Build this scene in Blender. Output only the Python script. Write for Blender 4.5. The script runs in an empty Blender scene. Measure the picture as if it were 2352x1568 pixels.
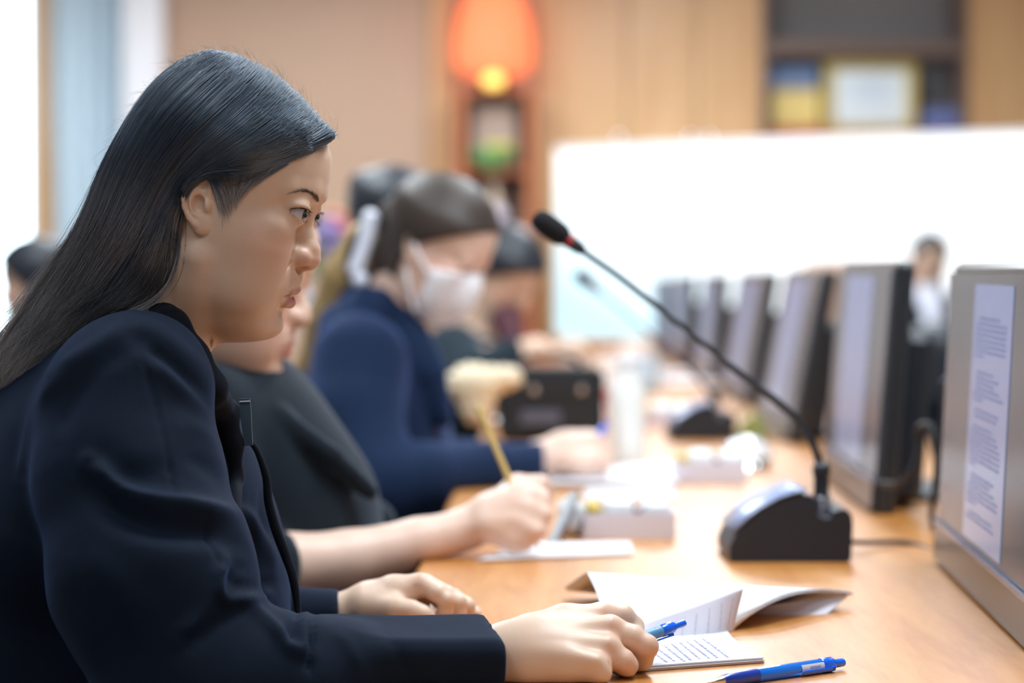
import bpy, math, random
import numpy as np
from mathutils import Vector, Matrix
from mathutils.bvhtree import BVHTree

random.seed(7)
rng = np.random.default_rng(7)
C = bpy.context.scene.collection
scene = bpy.context.scene
PI = math.pi

# ---------------------------------------------------------------- camera
CAM_Z = 1.06
FPX = 5553.0
PITCH = math.atan(144 / FPX)
cam_d = bpy.data.cameras.new('camera')
cam_d.sensor_width = 36.0
cam_d.lens = 85.0
cam_d.clip_start = 0.05
cam_d.dof.use_dof = True
cam_d.dof.focus_distance = 1.93
cam_d.dof.aperture_fstop = 3.5
cam = bpy.data.objects.new('camera', cam_d)
C.objects.link(cam)
cam.location = (0, 0, CAM_Z)
cam.rotation_euler = (PI / 2 - PITCH, 0, 0)
scene.camera = cam


def P(px, py, Y):
    """world point at depth Y (m) seen at pixel px, py of the 2352x1568 frame"""
    u = (px - 1176) / FPX
    v = (784 - py) / FPX
    c, s = math.cos(PITCH), math.sin(PITCH)
    dy = c + v * s
    dz = -s + v * c
    t = Y / dy
    return np.array([u * t, Y, CAM_Z + dz * t])


def to_px(V):
    """pixels of an array of world points"""
    c, s = math.cos(PITCH), math.sin(PITCH)
    x = V[:, 0]
    y = V[:, 1]
    z = V[:, 2] - CAM_Z
    dep = y * c - z * s
    up = y * s + z * c
    return 1176 + FPX * x / dep, 784 - FPX * up / dep


TZ = 0.75          # table top height

# ---------------------------------------------------------------- world, lights, exposure
w = bpy.data.worlds.new('world')
scene.world = w
w.use_nodes = True
bg = w.node_tree.nodes['Background']
bg.inputs[0].default_value = (0.72, 0.88, 1.0, 1)
bg.inputs[1].default_value = 1.0
scene.view_settings.view_transform = 'Standard'
scene.view_settings.look = 'None'
scene.view_settings.gamma = 1
scene.view_settings.use_curve_mapping = False
scene.view_settings.exposure = 0.46
scene.cycles.use_denoising = True
scene.cycles.max_bounces = 7
scene.cycles.sample_clamp_indirect = 6

CEIL = 2.85
LIGHT_SPOTS = []
for ly, lp in ((0.3, 6), (2.5, 24), (4.9, 29), (7.4, 32), (10.0, 38)):
    for lx in (-0.95, 0.75):
        LIGHT_SPOTS.append((lx, ly, lp * ((.62 if lx < 0 else 1.45) if ly < 3 else 1)))
LIGHT_SPOTS.append((-2.5, 10.2, 13))  # unseen lamp added to brighten the curtain and white post
for lx, ly, lp in LIGHT_SPOTS:
    ld = bpy.data.lights.new('ceiling_lamp', 'AREA')
    ld.shape = 'RECTANGLE'
    ld.size = 0.55
    ld.size_y = 1.15
    ld.energy = lp
    ld.color = (0.86, 0.94, 1.0)
    lo = bpy.data.objects.new('ceiling_lamp', ld)
    lo.location = (lx, ly, CEIL - 0.06)
    C.objects.link(lo)
# daylight entering through the window at the back left
ld = bpy.data.lights.new('window_daylight', 'AREA')
ld.shape = 'RECTANGLE'
ld.size = 1.1
ld.size_y = 2.2
ld.energy = 40
ld.color = (0.80, 0.92, 1.0)
lo = bpy.data.objects.new('window_daylight', ld)
lo.location = (-3.0, 12.25, 1.5)
lo.rotation_euler = (-PI / 2, 0, 0)
C.objects.link(lo)


# ---------------------------------------------------------------- object helpers
def link(name, data, parent=None, mat=None, loc=None):
    o = bpy.data.objects.new(name, data)
    C.objects.link(o)
    if parent is not None:
        o.parent = parent
    if loc is not None:
        o.location = loc
    if mat is not None:
        data.materials.append(mat)
    return o


def tag(o, label, cat, group=None, kind=None):
    if label:
        o['label'] = label
    if cat:
        o['category'] = cat
    if group:
        o['group'] = group
    if kind:
        o['kind'] = kind
    return o


def empty(name, loc, label, cat, group=None):
    o = bpy.data.objects.new(name, None)
    C.objects.link(o)
    o.location = loc
    o.empty_display_size = 0.05
    return tag(o, label, cat, group)


class MB:
    """collects geometry in world space; build() makes ONE mesh object"""

    def __init__(self):
        self.v = []
        self.f = []
        self.sm = []

    def add(self, vs, fs, smooth=False):
        n = len(self.v)
        self.v.extend([tuple(map(float, p)) for p in vs])
        self.f.extend([tuple(i + n for i in f) for f in fs])
        self.sm.extend([smooth] * len(fs))
        return self

    def box(self, lo, hi, M=None, bev=0.0):
        x0, y0, z0 = lo
        x1, y1, z1 = hi
        if bev > 0:
            b = min(bev, (x1 - x0) * .49, (y1 - y0) * .49, (z1 - z0) * .49)
            # chamfered box: each corner gives three vertices
            vs, idx = [], {}
            for i, (x, sx) in enumerate(((x0, 1), (x1, -1))):
                for j, (y, sy) in enumerate(((y0, 1), (y1, -1))):
                    for k, (z, sz) in enumerate(((z0, 1), (z1, -1))):
                        idx[i, j, k, 0] = len(vs); vs.append((x, y + sy * b, z + sz * b))
                        idx[i, j, k, 1] = len(vs); vs.append((x + sx * b, y, z + sz * b))
                        idx[i, j, k, 2] = len(vs); vs.append((x + sx * b, y + sy * b, z))
            fs = []
            for i in (0, 1):
                q = [idx[i, 0, 0, 0], idx[i, 1, 0, 0], idx[i, 1, 1, 0], idx[i, 0, 1, 0]]
                fs.append(q if i else q[::-1])
            for j in (0, 1):
                q = [idx[0, j, 0, 1], idx[1, j, 0, 1], idx[1, j, 1, 1], idx[0, j, 1, 1]]
                fs.append(q if not j else q[::-1])
            for k in (0, 1):
                q = [idx[0, 0, k, 2], idx[1, 0, k, 2], idx[1, 1, k, 2], idx[0, 1, k, 2]]
                fs.append(q if k else q[::-1])
            for a in (0, 1):
                for c_ in (0, 1):
                    fs.append([idx[0, a, c_, 1], idx[1, a, c_, 1], idx[1, a, c_, 2], idx[0, a, c_, 2]][::(1 if (a ^ c_) else -1)])
                    fs.append([idx[a, 0, c_, 0], idx[a, 1, c_, 0], idx[a, 1, c_, 2], idx[a, 0, c_, 2]][::(-1 if (a ^ c_) else 1)])
                    fs.append([idx[a, c_, 0, 0], idx[a, c_, 1, 0], idx[a, c_, 1, 1], idx[a, c_, 0, 1]][::(1 if (a ^ c_) else -1)])
            for i in (0, 1):
                for j in (0, 1):
                    for k in (0, 1):
                        fs.append([idx[i, j, k, 0], idx[i, j, k, 1], idx[i, j, k, 2]][::(1 if (i ^ j ^ k) else -1)])
        else:
            vs = [(x0, y0, z0), (x1, y0, z0), (x1, y1, z0), (x0, y1, z0), (x0, y0, z1), (x1, y0, z1), (x1, y1, z1), (x0, y1, z1)]
            fs = [(0, 3, 2, 1), (4, 5, 6, 7), (0, 1, 5, 4), (1, 2, 6, 5), (2, 3, 7, 6), (3, 0, 4, 7)]
        if M is not None:
            vs = [tuple(M @ Vector(p)) for p in vs]
        return self.add(vs, fs)

    def tube(self, pts, rad, n=12, cap=True):
        pts = [np.array(p, float) for p in pts]
        m = len(pts)
        if not hasattr(rad, '__len__'):
            rad = [rad] * m
        vs, fs = [], []
        up = np.array([0, 0, 1.0])
        prev = None
        for i, p in enumerate(pts):
            t = pts[min(i + 1, m - 1)] - pts[max(i - 1, 0)]
            t = t / (np.linalg.norm(t) + 1e-12)
            if prev is None:
                a = np.cross(t, up)
                if np.linalg.norm(a) < .1:
                    a = np.cross(t, np.array([1.0, 0, 0]))
            else:
                a = prev - t * np.dot(prev, t)
            a /= np.linalg.norm(a) + 1e-12
            b = np.cross(t, a)
            prev = a
            for k in range(n):
                th = 2 * PI * k / n
                vs.append(p + rad[i] * (a * math.cos(th) + b * math.sin(th)))
        for i in range(m - 1):
            for k in range(n):
                k2 = (k + 1) % n
                fs.append((i * n + k, i * n + k2, (i + 1) * n + k2, (i + 1) * n + k))
        if cap:
            fs.append(tuple(range(n))[::-1])
            fs.append(tuple((m - 1) * n + k for k in range(n)))
        return self.add(vs, fs, True)

    def lathe(self, prof, n=24, M=None):
        """prof: (radius, height) list, about local z"""
        vs, fs = [], []
        for r, z in prof:
            for k in range(n):
                th = 2 * PI * k / n
                vs.append((r * math.cos(th), r * math.sin(th), z))
        for i in range(len(prof) - 1):
            for k in range(n):
                k2 = (k + 1) % n
                fs.append((i * n + k, i * n + k2, (i + 1) * n + k2, (i + 1) * n + k))
        fs.append(tuple(range(n))[::-1])
        fs.append(tuple((len(prof) - 1) * n + k for k in range(n)))
        if M is not None:
            vs = [tuple(M @ Vector(p)) for p in vs]
        return self.add(vs, fs, True)

    def prism(self, poly, y0, y1, M=None, smooth=False):
        """poly in x,z; extruded along y"""
        n = len(poly)
        vs = [(x, y0, z) for x, z in poly] + [(x, y1, z) for x, z in poly]
        fs = [tuple(range(n)), tuple(range(2 * n - 1, n - 1, -1))]
        for k in range(n):
            k2 = (k + 1) % n
            fs.append((k, k + n, k2 + n, k2))
        if M is not None:
            vs = [tuple(M @ Vector(p)) for p in vs]
        return self.add(vs, fs, smooth)

    def grid(self, G):
        """G: rows x cols x 3 array"""
        a, b = G.shape[:2]
        vs = G.reshape(-1, 3)
        fs = [(i * b + j, i * b + j + 1, (i + 1) * b + j + 1, (i + 1) * b + j) for i in range(a - 1) for j in range(b - 1)]
        return self.add(vs, fs, True)

    def build(self, name, mat, parent=None, origin=None, label=None, cat=None, group=None, kind=None, sharp=35):
        me = bpy.data.meshes.new(name)
        o0 = np.zeros(3)
        if parent is not None:
            q, pp = parent, np.zeros(3)
            while q is not None:
                pp = pp + np.array(q.location)
                q = q.parent
            o0 = pp
        elif origin is not None:
            o0 = np.array(origin, float)
        V = np.array(self.v) - o0
        me.from_pydata(V.tolist(), [], self.f)
        me.polygons.foreach_set('use_smooth', self.sm)
        me.update()
        if any(self.sm):
            me.set_sharp_from_angle(angle=math.radians(sharp))
        o = link(name, me, parent, mat)
        if parent is None and origin is not None:
            o.location = origin
        tag(o, label, cat, group, kind)
        return o


def axisM(a, b):
    """matrix with local z along a->b, origin at a"""
    a, b = Vector(a), Vector(b)
    q = (b - a).to_track_quat('Z', 'Y')
    return Matrix.Translation(a) @ q.to_matrix().to_4x4()


def crom(pts, n):
    """Catmull-Rom resample of a polyline to n points, uniform in arc length"""
    p = np.array(pts, float)
    q = np.vstack([2 * p[0] - p[1], p, 2 * p[-1] - p[-2]])
    out = []
    for i in range(len(p) - 1):
        for t in np.linspace(0, 1, 12, endpoint=False):
            a, b, c, d = q[i:i + 4]
            out.append(.5 * ((2 * b) + (-a + c) * t + (2 * a - 5 * b + 4 * c - d) * t * t + (-a + 3 * b - 3 * c + d) * t ** 3))
    out.append(p[-1])
    out = np.array(out)
    L = np.concatenate([[0], np.cumsum(np.linalg.norm(np.diff(out, axis=0), axis=1))])
    s = np.linspace(0, L[-1], n)
    return np.stack([np.interp(s, L, out[:, k]) for k in range(out.shape[1])], 1)


# ---------------------------------------------------------------- signed distance modelling
def smin(a, b, k):
    if k <= 0:
        return np.minimum(a, b)
    h = np.clip(.5 + .5 * (b - a) / k, 0, 1)
    return b + (a - b) * h - k * h * (1 - h)


def smax(a, b, k):
    return -smin(-a, -b, k)


def ell(p, c, r, R=None):
    q = p - np.array(c, float)
    if R is not None:
        q = q @ np.array(R)
    r = np.array(r, float)
    k0 = np.linalg.norm(q / r, axis=1)
    k1 = np.linalg.norm(q / (r * r), axis=1) + 1e-9
    return k0 * (k0 - 1) / k1


def cap(p, a, b, ra, rb=None):
    a = np.array(a, float)
    b = np.array(b, float)
    if rb is None:
        rb = ra
    ba = b - a
    h = np.clip(((p - a) @ ba) / (ba @ ba + 1e-12), 0, 1)
    return np.linalg.norm(p - a - h[:, None] * ba, axis=1) - (ra + (rb - ra) * h)


def chain(p, pts, k=0.0):
    """pts: list of (x,y,z,r)"""
    d = None
    for a, b in zip(pts[:-1], pts[1:]):
        e = cap(p, a[:3], b[:3], a[3], b[3])
        d = e if d is None else smin(d, e, k)
    return d


def rbox(p, c, h, r, R=None):
    q = p - np.array(c, float)
    if R is not None:
        q = q @ np.array(R)
    q = np.abs(q) - (np.array(h, float) - r)
    return np.linalg.norm(np.maximum(q, 0), axis=1) + np.minimum(q.max(1), 0) - r


def poly2(px, py, poly):
    """signed 2-D distance to a polygon (negative inside)"""
    poly = np.array(poly, float)
    n = len(poly)
    d = np.full(px.shape, 1e18)
    ins = np.zeros(px.shape, bool)
    for i in range(n):
        a = poly[i]
        b = poly[(i + 1) % n]
        e = b - a
        wx, wy = px - a[0], py - a[1]
        h = np.clip((wx * e[0] + wy * e[1]) / (e @ e), 0, 1)
        d = np.minimum(d, (wx - h * e[0]) ** 2 + (wy - h * e[1]) ** 2)
        c = ((a[1] > py) != (b[1] > py))
        with np.errstate(divide='ignore', invalid='ignore'):
            xx = (b[0] - a[0]) * (py - a[1]) / (b[1] - a[1] + 1e-12) + a[0]
        ins ^= c & (px < xx)
    return np.where(ins, -1, 1) * np.sqrt(d)


def line2(px, py, pts):
    pts = np.array(pts, float)
    d = np.full(px.shape, 1e18)
    for a, b in zip(pts[:-1], pts[1:]):
        e = b - a
        wx, wy = px - a[0], py - a[1]
        h = np.clip((wx * e[0] + wy * e[1]) / (e @ e + 1e-9), 0, 1)
        d = np.minimum(d, (wx - h * e[0]) ** 2 + (wy - h * e[1]) ** 2)
    return np.sqrt(d)


def above_table(d, p, k=.003):
    """keeps flesh and cloth out of the table slab"""
    x0 = -.108 + (p[:, 1] - 2.5) * .0175
    return smax(d, np.minimum(p[:, 0] - x0, TZ + .0012 - p[:, 2]), k)


def surfnet(f, lo, hi, h, B=8, slack=1.5):
    """sparse surface nets of an implicit function; returns vertices, quads"""
    lo = np.array(lo, float)
    hi = np.array(hi, float)
    nb = np.ceil((hi - lo) / (h * B)).astype(int)
    n = nb * B
    ci = np.stack(np.meshgrid(*[np.arange(k) for k in nb], indexing='ij'), -1).reshape(-1, 3)
    cc = lo + (ci + .5) * B * h
    fc = f(cc)
    act = np.abs(fc) < h * B * .87 * slack
    Vd = np.repeat(np.repeat(np.repeat(fc.reshape(nb), B, 0), B, 1), B, 2).astype(np.float32)
    off = np.stack(np.meshgrid(*[np.arange(B)] * 3, indexing='ij'), -1).reshape(-1, 3)
    ai = ci[act]
    for s in range(0, len(ai), 400):
        I = (ai[s:s + 400, None, :] * B + off[None]).reshape(-1, 3)
        Vd[I[:, 0], I[:, 1], I[:, 2]] = f(lo + I * h)
    S = Vd < 0
    cnt = np.zeros(tuple(n - 1), np.int8)
    for a in (0, 1):
        for b in (0, 1):
            for c in (0, 1):
                cnt += S[a:n[0] - 1 + a, b:n[1] - 1 + b, c:n[2] - 1 + c]
    cells = np.argwhere((cnt > 0) & (cnt < 8))
    corner = {}
    for a in (0, 1):
        for b in (0, 1):
            for c in (0, 1):
                corner[a, b, c] = Vd[cells[:, 0] + a, cells[:, 1] + b, cells[:, 2] + c]
    acc = np.zeros((len(cells), 3))
    num = np.zeros(len(cells))
    ks = list(corner)
    for i in range(8):
        for j in range(i + 1, 8):
            d = np.array(ks[j]) - np.array(ks[i])
            if np.abs(d).sum() != 1:
                continue
            va, vb = corner[ks[i]], corner[ks[j]]
            m = (va < 0) != (vb < 0)
            t = np.where(m, va / np.where(m, va - vb, 1), 0)
            acc += np.where(m[:, None], np.array(ks[i]) + t[:, None] * d, 0)
            num += m
    V = lo + (cells + acc / num[:, None]) * h
    idx = np.full(tuple(n - 1), -1, np.int32)
    idx[cells[:, 0], cells[:, 1], cells[:, 2]] = np.arange(len(cells))
    Q = []
    for ax in range(3):
        u, v = [(1, 2), (2, 0), (0, 1)][ax]
        A = np.take(S, range(n[ax] - 1), ax)
        Bv = np.take(S, range(1, n[ax]), ax)
        e = np.argwhere(A != Bv)
        e = e[(e[:, u] > 0) & (e[:, v] > 0) & (e[:, u] < n[u] - 1) & (e[:, v] < n[v] - 1)]
        du = np.zeros(3, int); du[u] = 1
        dv = np.zeros(3, int); dv[v] = 1
        q = [idx[tuple((e - x).T)] for x in (du + dv, dv, 0 * du, du)]
        q = np.stack(q, 1)
        flip = ~A[tuple(e.T)]
        q[flip] = q[flip][:, ::-1]
        Q.append(q)
    Q = np.vstack(Q)
    Q = Q[(Q >= 0).all(1)]
    return V, Q


def mesh_np(name, V, Q, mat, parent=None, origin=None, smooth=True):
    me = bpy.data.meshes.new(name)
    if parent is not None:
        q, pp = parent, np.zeros(3)
        while q is not None:
            pp = pp + np.array(q.location)
            q = q.parent
        V = V - pp
    elif origin is not None:
        V = V - np.array(origin, float)
    me.vertices.add(len(V))
    me.vertices.foreach_set('co', V.astype(np.float32).ravel())
    me.loops.add(Q.size)
    me.loops.foreach_set('vertex_index', Q.astype(np.int32).ravel())
    me.polygons.add(len(Q))
    me.polygons.foreach_set('loop_start', np.arange(0, Q.size, 4, dtype=np.int32))
    me.polygons.foreach_set('use_smooth', np.full(len(Q), smooth))
    me.update(calc_edges=True)
    me.validate()
    o = link(name, me, parent, mat)
    if parent is None and origin is not None:
        o.location = origin
    return o


def vnormals(V, Q):
    n = np.cross(V[Q[:, 2]] - V[Q[:, 0]], V[Q[:, 3]] - V[Q[:, 1]])
    N = np.zeros_like(V)
    for k in range(4):
        np.add.at(N, Q[:, k], n)
    return N / (np.linalg.norm(N, axis=1)[:, None] + 1e-12)


def vattr(o, name, val):
    a = o.data.attributes.new(name, 'FLOAT', 'POINT')
    a.data.foreach_set('value', np.asarray(val, np.float32))


# ---------------------------------------------------------------- materials
def mat(name, col, rough=.5, metal=0.0, spec=.5, coat=0.0, sss=0.0, emis=None, estr=0.0, trans=0.0, alpha=1.0, noise=0.0, nscale=20, bump=0.0, bscale=200, sheen=0.0):
    m = bpy.data.materials.new(name)
    m.use_nodes = True
    nt = m.node_tree
    b = nt.nodes['Principled BSDF']
    b.inputs['Base Color'].default_value = (*col, 1)
    b.inputs['Roughness'].default_value = rough
    b.inputs['Metallic'].default_value = metal
    b.inputs['Specular IOR Level'].default_value = spec
    b.inputs['Coat Weight'].default_value = coat
    b.inputs['Coat Roughness'].default_value = .08
    b.inputs['Transmission Weight'].default_value = trans
    b.inputs['Alpha'].default_value = alpha
    b.inputs['Sheen Weight'].default_value = sheen
    if sss:
        b.inputs['Subsurface Weight'].default_value = sss
        b.inputs['Subsurface Radius'].default_value = (.9, .35, .2)
        b.inputs['Subsurface Scale'].default_value = .006
    if emis:
        b.inputs['Emission Color'].default_value = (*emis, 1)
        b.inputs['Emission Strength'].default_value = estr
    tc = nt.nodes.new('ShaderNodeTexCoord')
    if noise:
        n = nt.nodes.new('ShaderNodeTexNoise')
        n.inputs['Scale'].default_value = nscale
        n.inputs['Detail'].default_value = 4
        nt.links.new(tc.outputs['Object'], n.inputs['Vector'])
        r = nt.nodes.new('ShaderNodeMixRGB')
        r.inputs[1].default_value = (*[c * (1 - noise) for c in col], 1)
        r.inputs[2].default_value = (*[min(1, c * (1 + noise)) for c in col], 1)
        nt.links.new(n.outputs['Fac'], r.inputs[0])
        nt.links.new(r.outputs[0], b.inputs['Base Color'])
    if bump:
        n2 = nt.nodes.new('ShaderNodeTexNoise')
        n2.inputs['Scale'].default_value = bscale
        n2.inputs['Detail'].default_value = 3
        nt.links.new(tc.outputs['Object'], n2.inputs['Vector'])
        bp = nt.nodes.new('ShaderNodeBump')
        bp.inputs['Strength'].default_value = bump
        bp.inputs['Distance'].default_value = .001
        nt.links.new(n2.outputs['Fac'], bp.inputs['Height'])
        nt.links.new(bp.outputs[0], b.inputs['Normal'])
    return m


def wood(name, c1, c2, rough, scale, stretch=(1, 1, 1), coat=0.0, plank=None, bump=.1):
    m = bpy.data.materials.new(name)
    m.use_nodes = True
    nt = m.node_tree
    b = nt.nodes['Principled BSDF']
    b.inputs['Roughness'].default_value = rough
    b.inputs['Coat Weight'].default_value = coat
    b.inputs['Coat Roughness'].default_value = .12
    tc = nt.nodes.new('ShaderNodeTexCoord')
    mp = nt.nodes.new('ShaderNodeMapping')
    mp.inputs['Scale'].default_value = stretch
    nt.links.new(tc.outputs['Object'], mp.inputs[0])
    n = nt.nodes.new('ShaderNodeTexNoise')
    n.inputs['Scale'].default_value = scale
    n.inputs['Detail'].default_value = 6
    n.inputs['Distortion'].default_value = .6
    nt.links.new(mp.outputs[0], n.inputs[0])
    n2 = nt.nodes.new('ShaderNodeTexNoise')
    n2.inputs['Scale'].default_value = scale * 6
    n2.inputs['Detail'].default_value = 3
    nt.links.new(mp.outputs[0], n2.inputs[0])
    add = nt.nodes.new('ShaderNodeMath')
    add.operation = 'MULTIPLY_ADD'
    nt.links.new(n2.outputs['Fac'], add.inputs[0])
    add.inputs[1].default_value = .35
    nt.links.new(n.outputs['Fac'], add.inputs[2])
    cr = nt.nodes.new('ShaderNodeValToRGB')
    cr.color_ramp.elements[0].position = .45
    cr.color_ramp.elements[0].color = (*c1, 1)
    cr.color_ramp.elements[1].position = .9
    cr.color_ramp.elements[1].color = (*c2, 1)
    nt.links.new(add.outputs[0], cr.inputs[0])
    nt.links.new(cr.outputs[0], b.inputs['Base Color'])
    bp = nt.nodes.new('ShaderNodeBump')
    bp.inputs['Strength'].default_value = bump
    bp.inputs['Distance'].default_value = .0006
    nt.links.new(add.outputs[0], bp.inputs['Height'])
    nt.links.new(bp.outputs[0], b.inputs['Normal'])
    return m


def srgb(r, g, b):
    return tuple(((c / 255 + .055) / 1.055) ** 2.4 if c > 10 else c / 255 / 12.92 for c in (r, g, b))
# ================================================================ MATERIALS
M = {}
M['table'] = wood('table_wood', srgb(180, 114, 48), srgb(208, 146, 80), .36, 3.0, (9, 1.0, 6), coat=.22)
M['table_edge'] = wood('table_edge_wood', srgb(150, 92, 48), srgb(178, 116, 66), .35, 3.0, (9, 1.0, 6), coat=.2)
M['panel_wood'] = wood('panel_wood', srgb(196, 150, 102), srgb(214, 172, 126), .45, 1.6, (5, 5, .5), coat=.1)
M['shrine_wood'] = wood('shrine_wood', srgb(176, 96, 56), srgb(196, 122, 78), .4, 2.5, (6, 6, .8), coat=.2)
M['ledge_wood'] = wood('ledge_wood', srgb(166, 104, 56), srgb(190, 128, 76), .4, 2.5, (1, 6, 6), coat=.2)
M['niche_dark'] = mat('niche_dark', srgb(112, 92, 84), .6, noise=.08, nscale=6)
M['niche_grey'] = mat('niche_grey', srgb(146, 144, 146), .5, noise=.06, nscale=4)
M['tan_wall'] = mat('tan_wall', srgb(190, 157, 132), .5, noise=.03, nscale=2)
M['side_wall'] = mat('side_wall', srgb(222, 214, 204), .7, noise=.03, nscale=3)
M['ceiling'] = mat('ceiling_paint', srgb(238, 238, 236), .8, noise=.02, nscale=3)
M['floor'] = mat('floor_carpet', srgb(90, 86, 88), .9, noise=.15, nscale=60, bump=.4)
M['white_post'] = mat('white_post', srgb(240, 238, 242), .5, noise=.02, nscale=4)
M['curtain'] = mat('curtain_fabric', srgb(208, 224, 234), .8, noise=.08, nscale=30, sheen=.2)
M['glass'] = mat('window_glass', (.9, .97, 1), .02, spec=.5, trans=1.0)
M['black_plastic'] = mat('black_plastic', (.013, .019, .031), .42, noise=.1, nscale=50, bump=.25, bscale=900)
M['base_grey'] = mat('mic_panel', srgb(150, 166, 204), .28, coat=.3, noise=.05, nscale=50)
M['rubber'] = mat('cable_rubber', (.02, .022, .028), .5, noise=.1, nscale=80)
M['foam'] = mat('mic_foam', (.008, .009, .012), .95, noise=.3, nscale=400, bump=.8, bscale=900)
M['neck_metal'] = mat('gooseneck_metal', (.03, .035, .045), .35, metal=.4, noise=.1, nscale=300, bump=.4, bscale=1200)
M['red'] = mat('red_ring', srgb(170, 52, 48), .4, noise=.05)
M['chrome'] = mat('chrome', (.8, .8, .85), .12, metal=1, noise=.02)
M['paper'] = mat('paper', srgb(248, 249, 255), .75, noise=.01, nscale=8)
M['paper_back'] = mat('paper_back', srgb(232, 230, 240), .8, noise=.01, nscale=8)
for k_ in ('paper', 'paper_back'):
    nt = M[k_].node_tree
    tl = nt.nodes.new('ShaderNodeBsdfTranslucent')
    tl.inputs[0].default_value = (.8, .8, .9, 1)
    mx = nt.nodes.new('ShaderNodeMixShader')
    mx.inputs[0].default_value = .2
    nt.links.new(nt.nodes['Principled BSDF'].outputs[0], mx.inputs[1])
    nt.links.new(tl.outputs[0], mx.inputs[2])
    nt.links.new(mx.outputs[0], nt.nodes['Material Output'].inputs[0])
M['ink'] = mat('ink', srgb(124, 128, 168), .8, noise=.1, nscale=100)
M['ink_faint'] = mat('ink_faint', srgb(205, 205, 222), .8, noise=.03, nscale=100)
M['gold'] = mat('gold_frame', srgb(214, 190, 110), .45, metal=.2, noise=.05, nscale=20)
M['certificate'] = mat('certificate_paper', srgb(236, 246, 252), .6, noise=.02, nscale=5)
M['leather'] = mat('black_leather', (.010, .017, .026), .42, noise=.15, nscale=20, bump=.3, bscale=260)


def text_marks(mb, place, width, size, seed, dens=1.0, words=True):
    """a line of small letter-like marks; place(u, v) maps the line's metres to a world point, u along, v up"""
    r = random.Random(seed)
    u = 0.0
    while u < width:
        wl = r.randint(3, 9) if words else 4
        for k in range(wl):
            if u > width:
                break
            lw = size * r.uniform(.35, .6)
            hh = size * r.choice((.62, .62, .9))
            mb.add([place(u, 0), place(u + lw * .75, 0), place(u + lw * .75, hh), place(u, hh)], [(0, 1, 2, 3)])
            u += lw
        u += size * r.uniform(.3, .9) * dens


# ================================================================ SETTING
YB = 12.0


def XB(px, Y=YB):
    return (px - 1176) / FPX * Y


def ZB(py, Y=YB):
    return P(1176, py, Y)[2]


MB().box((-3.8, -2.6, -.1), (4.3, 12.6, 0)).build('floor', M['floor'], kind='structure')
MB().box((-3.8, -2.6, CEIL), (4.3, 12.6, CEIL + .1)).build('ceiling', M['ceiling'], kind='structure')
MB().box((-3.9, -2.6, 0), (-3.8, 12.6, CEIL)).build('wall_left', M['side_wall'], kind='structure')
MB().box((4.3, -2.6, 0), (4.4, 12.6, CEIL)).build('wall_right', M['side_wall'], kind='structure')
MB().box((-3.8, -2.7, 0), (4.3, -2.6, CEIL)).build('wall_front', M['side_wall'], kind='structure')
for nm, lo, hi in (('baseboard_left', (-3.8, -2.5, 0), (-3.78, 12.0, .1)), ('baseboard_right', (4.28, -2.5, 0), (4.3, 12.0, .1))):
    MB().box(lo, hi, bev=.005).build(nm, M['ledge_wood'], kind='structure')

# back wall: tan plaster stretch, wood panels, niche
wb = MB()
nx0, nx1 = XB(1752), XB(2216)
nz0 = ZB(306)
wb.box((XB(385), YB + .06, 0), (nx0, YB + .2, CEIL)).box((nx1, YB + .06, 0), (4.3, YB + .2, CEIL)).box((nx0, YB + .06, 0), (nx1, YB + .2, nz0 - .03))
wallb = wb.build('wall_back', M['tan_wall'], kind='structure')
# panels of veneered wood, each its own board
xs = [XB(1234), XB(1440), XB(1600), nx0 - .005]
for a, b in zip(xs[:-1], xs[1:]):
    MB().box((a + .004, YB, 0.1), (b - .004, YB + .058, CEIL - .02), bev=.004).build('wood_panel', M['panel_wood'], wallb)
MB().box((nx0, YB, .1), (nx1, YB + .058, nz0 - .03), bev=.004).build('wood_panel', M['panel_wood'], wallb)
for a, b in ((nx1 + .005, nx1 + .75), (nx1 + .755, nx1 + 1.4), (nx1 + 1.405, 4.29)):
    MB().box((a, YB, .1), (b, YB + .058, CEIL - .02), bev=.004).build('wood_panel', M['panel_wood'], wallb)
MB().box((XB(985), YB - .02, 0), (XB(1040), YB + .055, CEIL - .01), bev=.006).build('trim_1', M['panel_wood'], kind='structure')
MB().box((XB(386), YB + .01, 0), (XB(984), YB + .055, CEIL - .01), bev=.003).build('wall_panel', M['tan_wall'], wallb)

# niche (built-in bookcase)
nich = empty('bookcase', (nx0, YB, nz0), 'built-in open bookcase in the wood wall above the big screen', 'bookcase')
MB().box((nx0, YB + .40, nz0 - .03), (nx1, YB + .42, CEIL - .02)).build('back_panel', M['niche_grey'], nich)
MB().box((nx0 - .012, YB - .01, nz0 - .03), (nx0 + .02, YB + .4, CEIL - .02), bev=.003).build('side_panel', M['niche_dark'], nich)
MB().box((nx1 - .02, YB - .01, nz0 - .03), (nx1 + .012, YB + .4, CEIL - .02), bev=.003).build('side_panel', M['niche_dark'], nich)
MB().box((nx0 + .02, YB - .01, nz0 - .03), (nx1 - .02, YB + .4, nz0), bev=.003).build('shelf', M['shrine_wood'], nich)
MB().box((nx0 + .02, YB - .01, ZB(128)), (nx1 - .02, YB + .4, ZB(92)), bev=.003).build('shelf', M['niche_dark'], nich)

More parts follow.
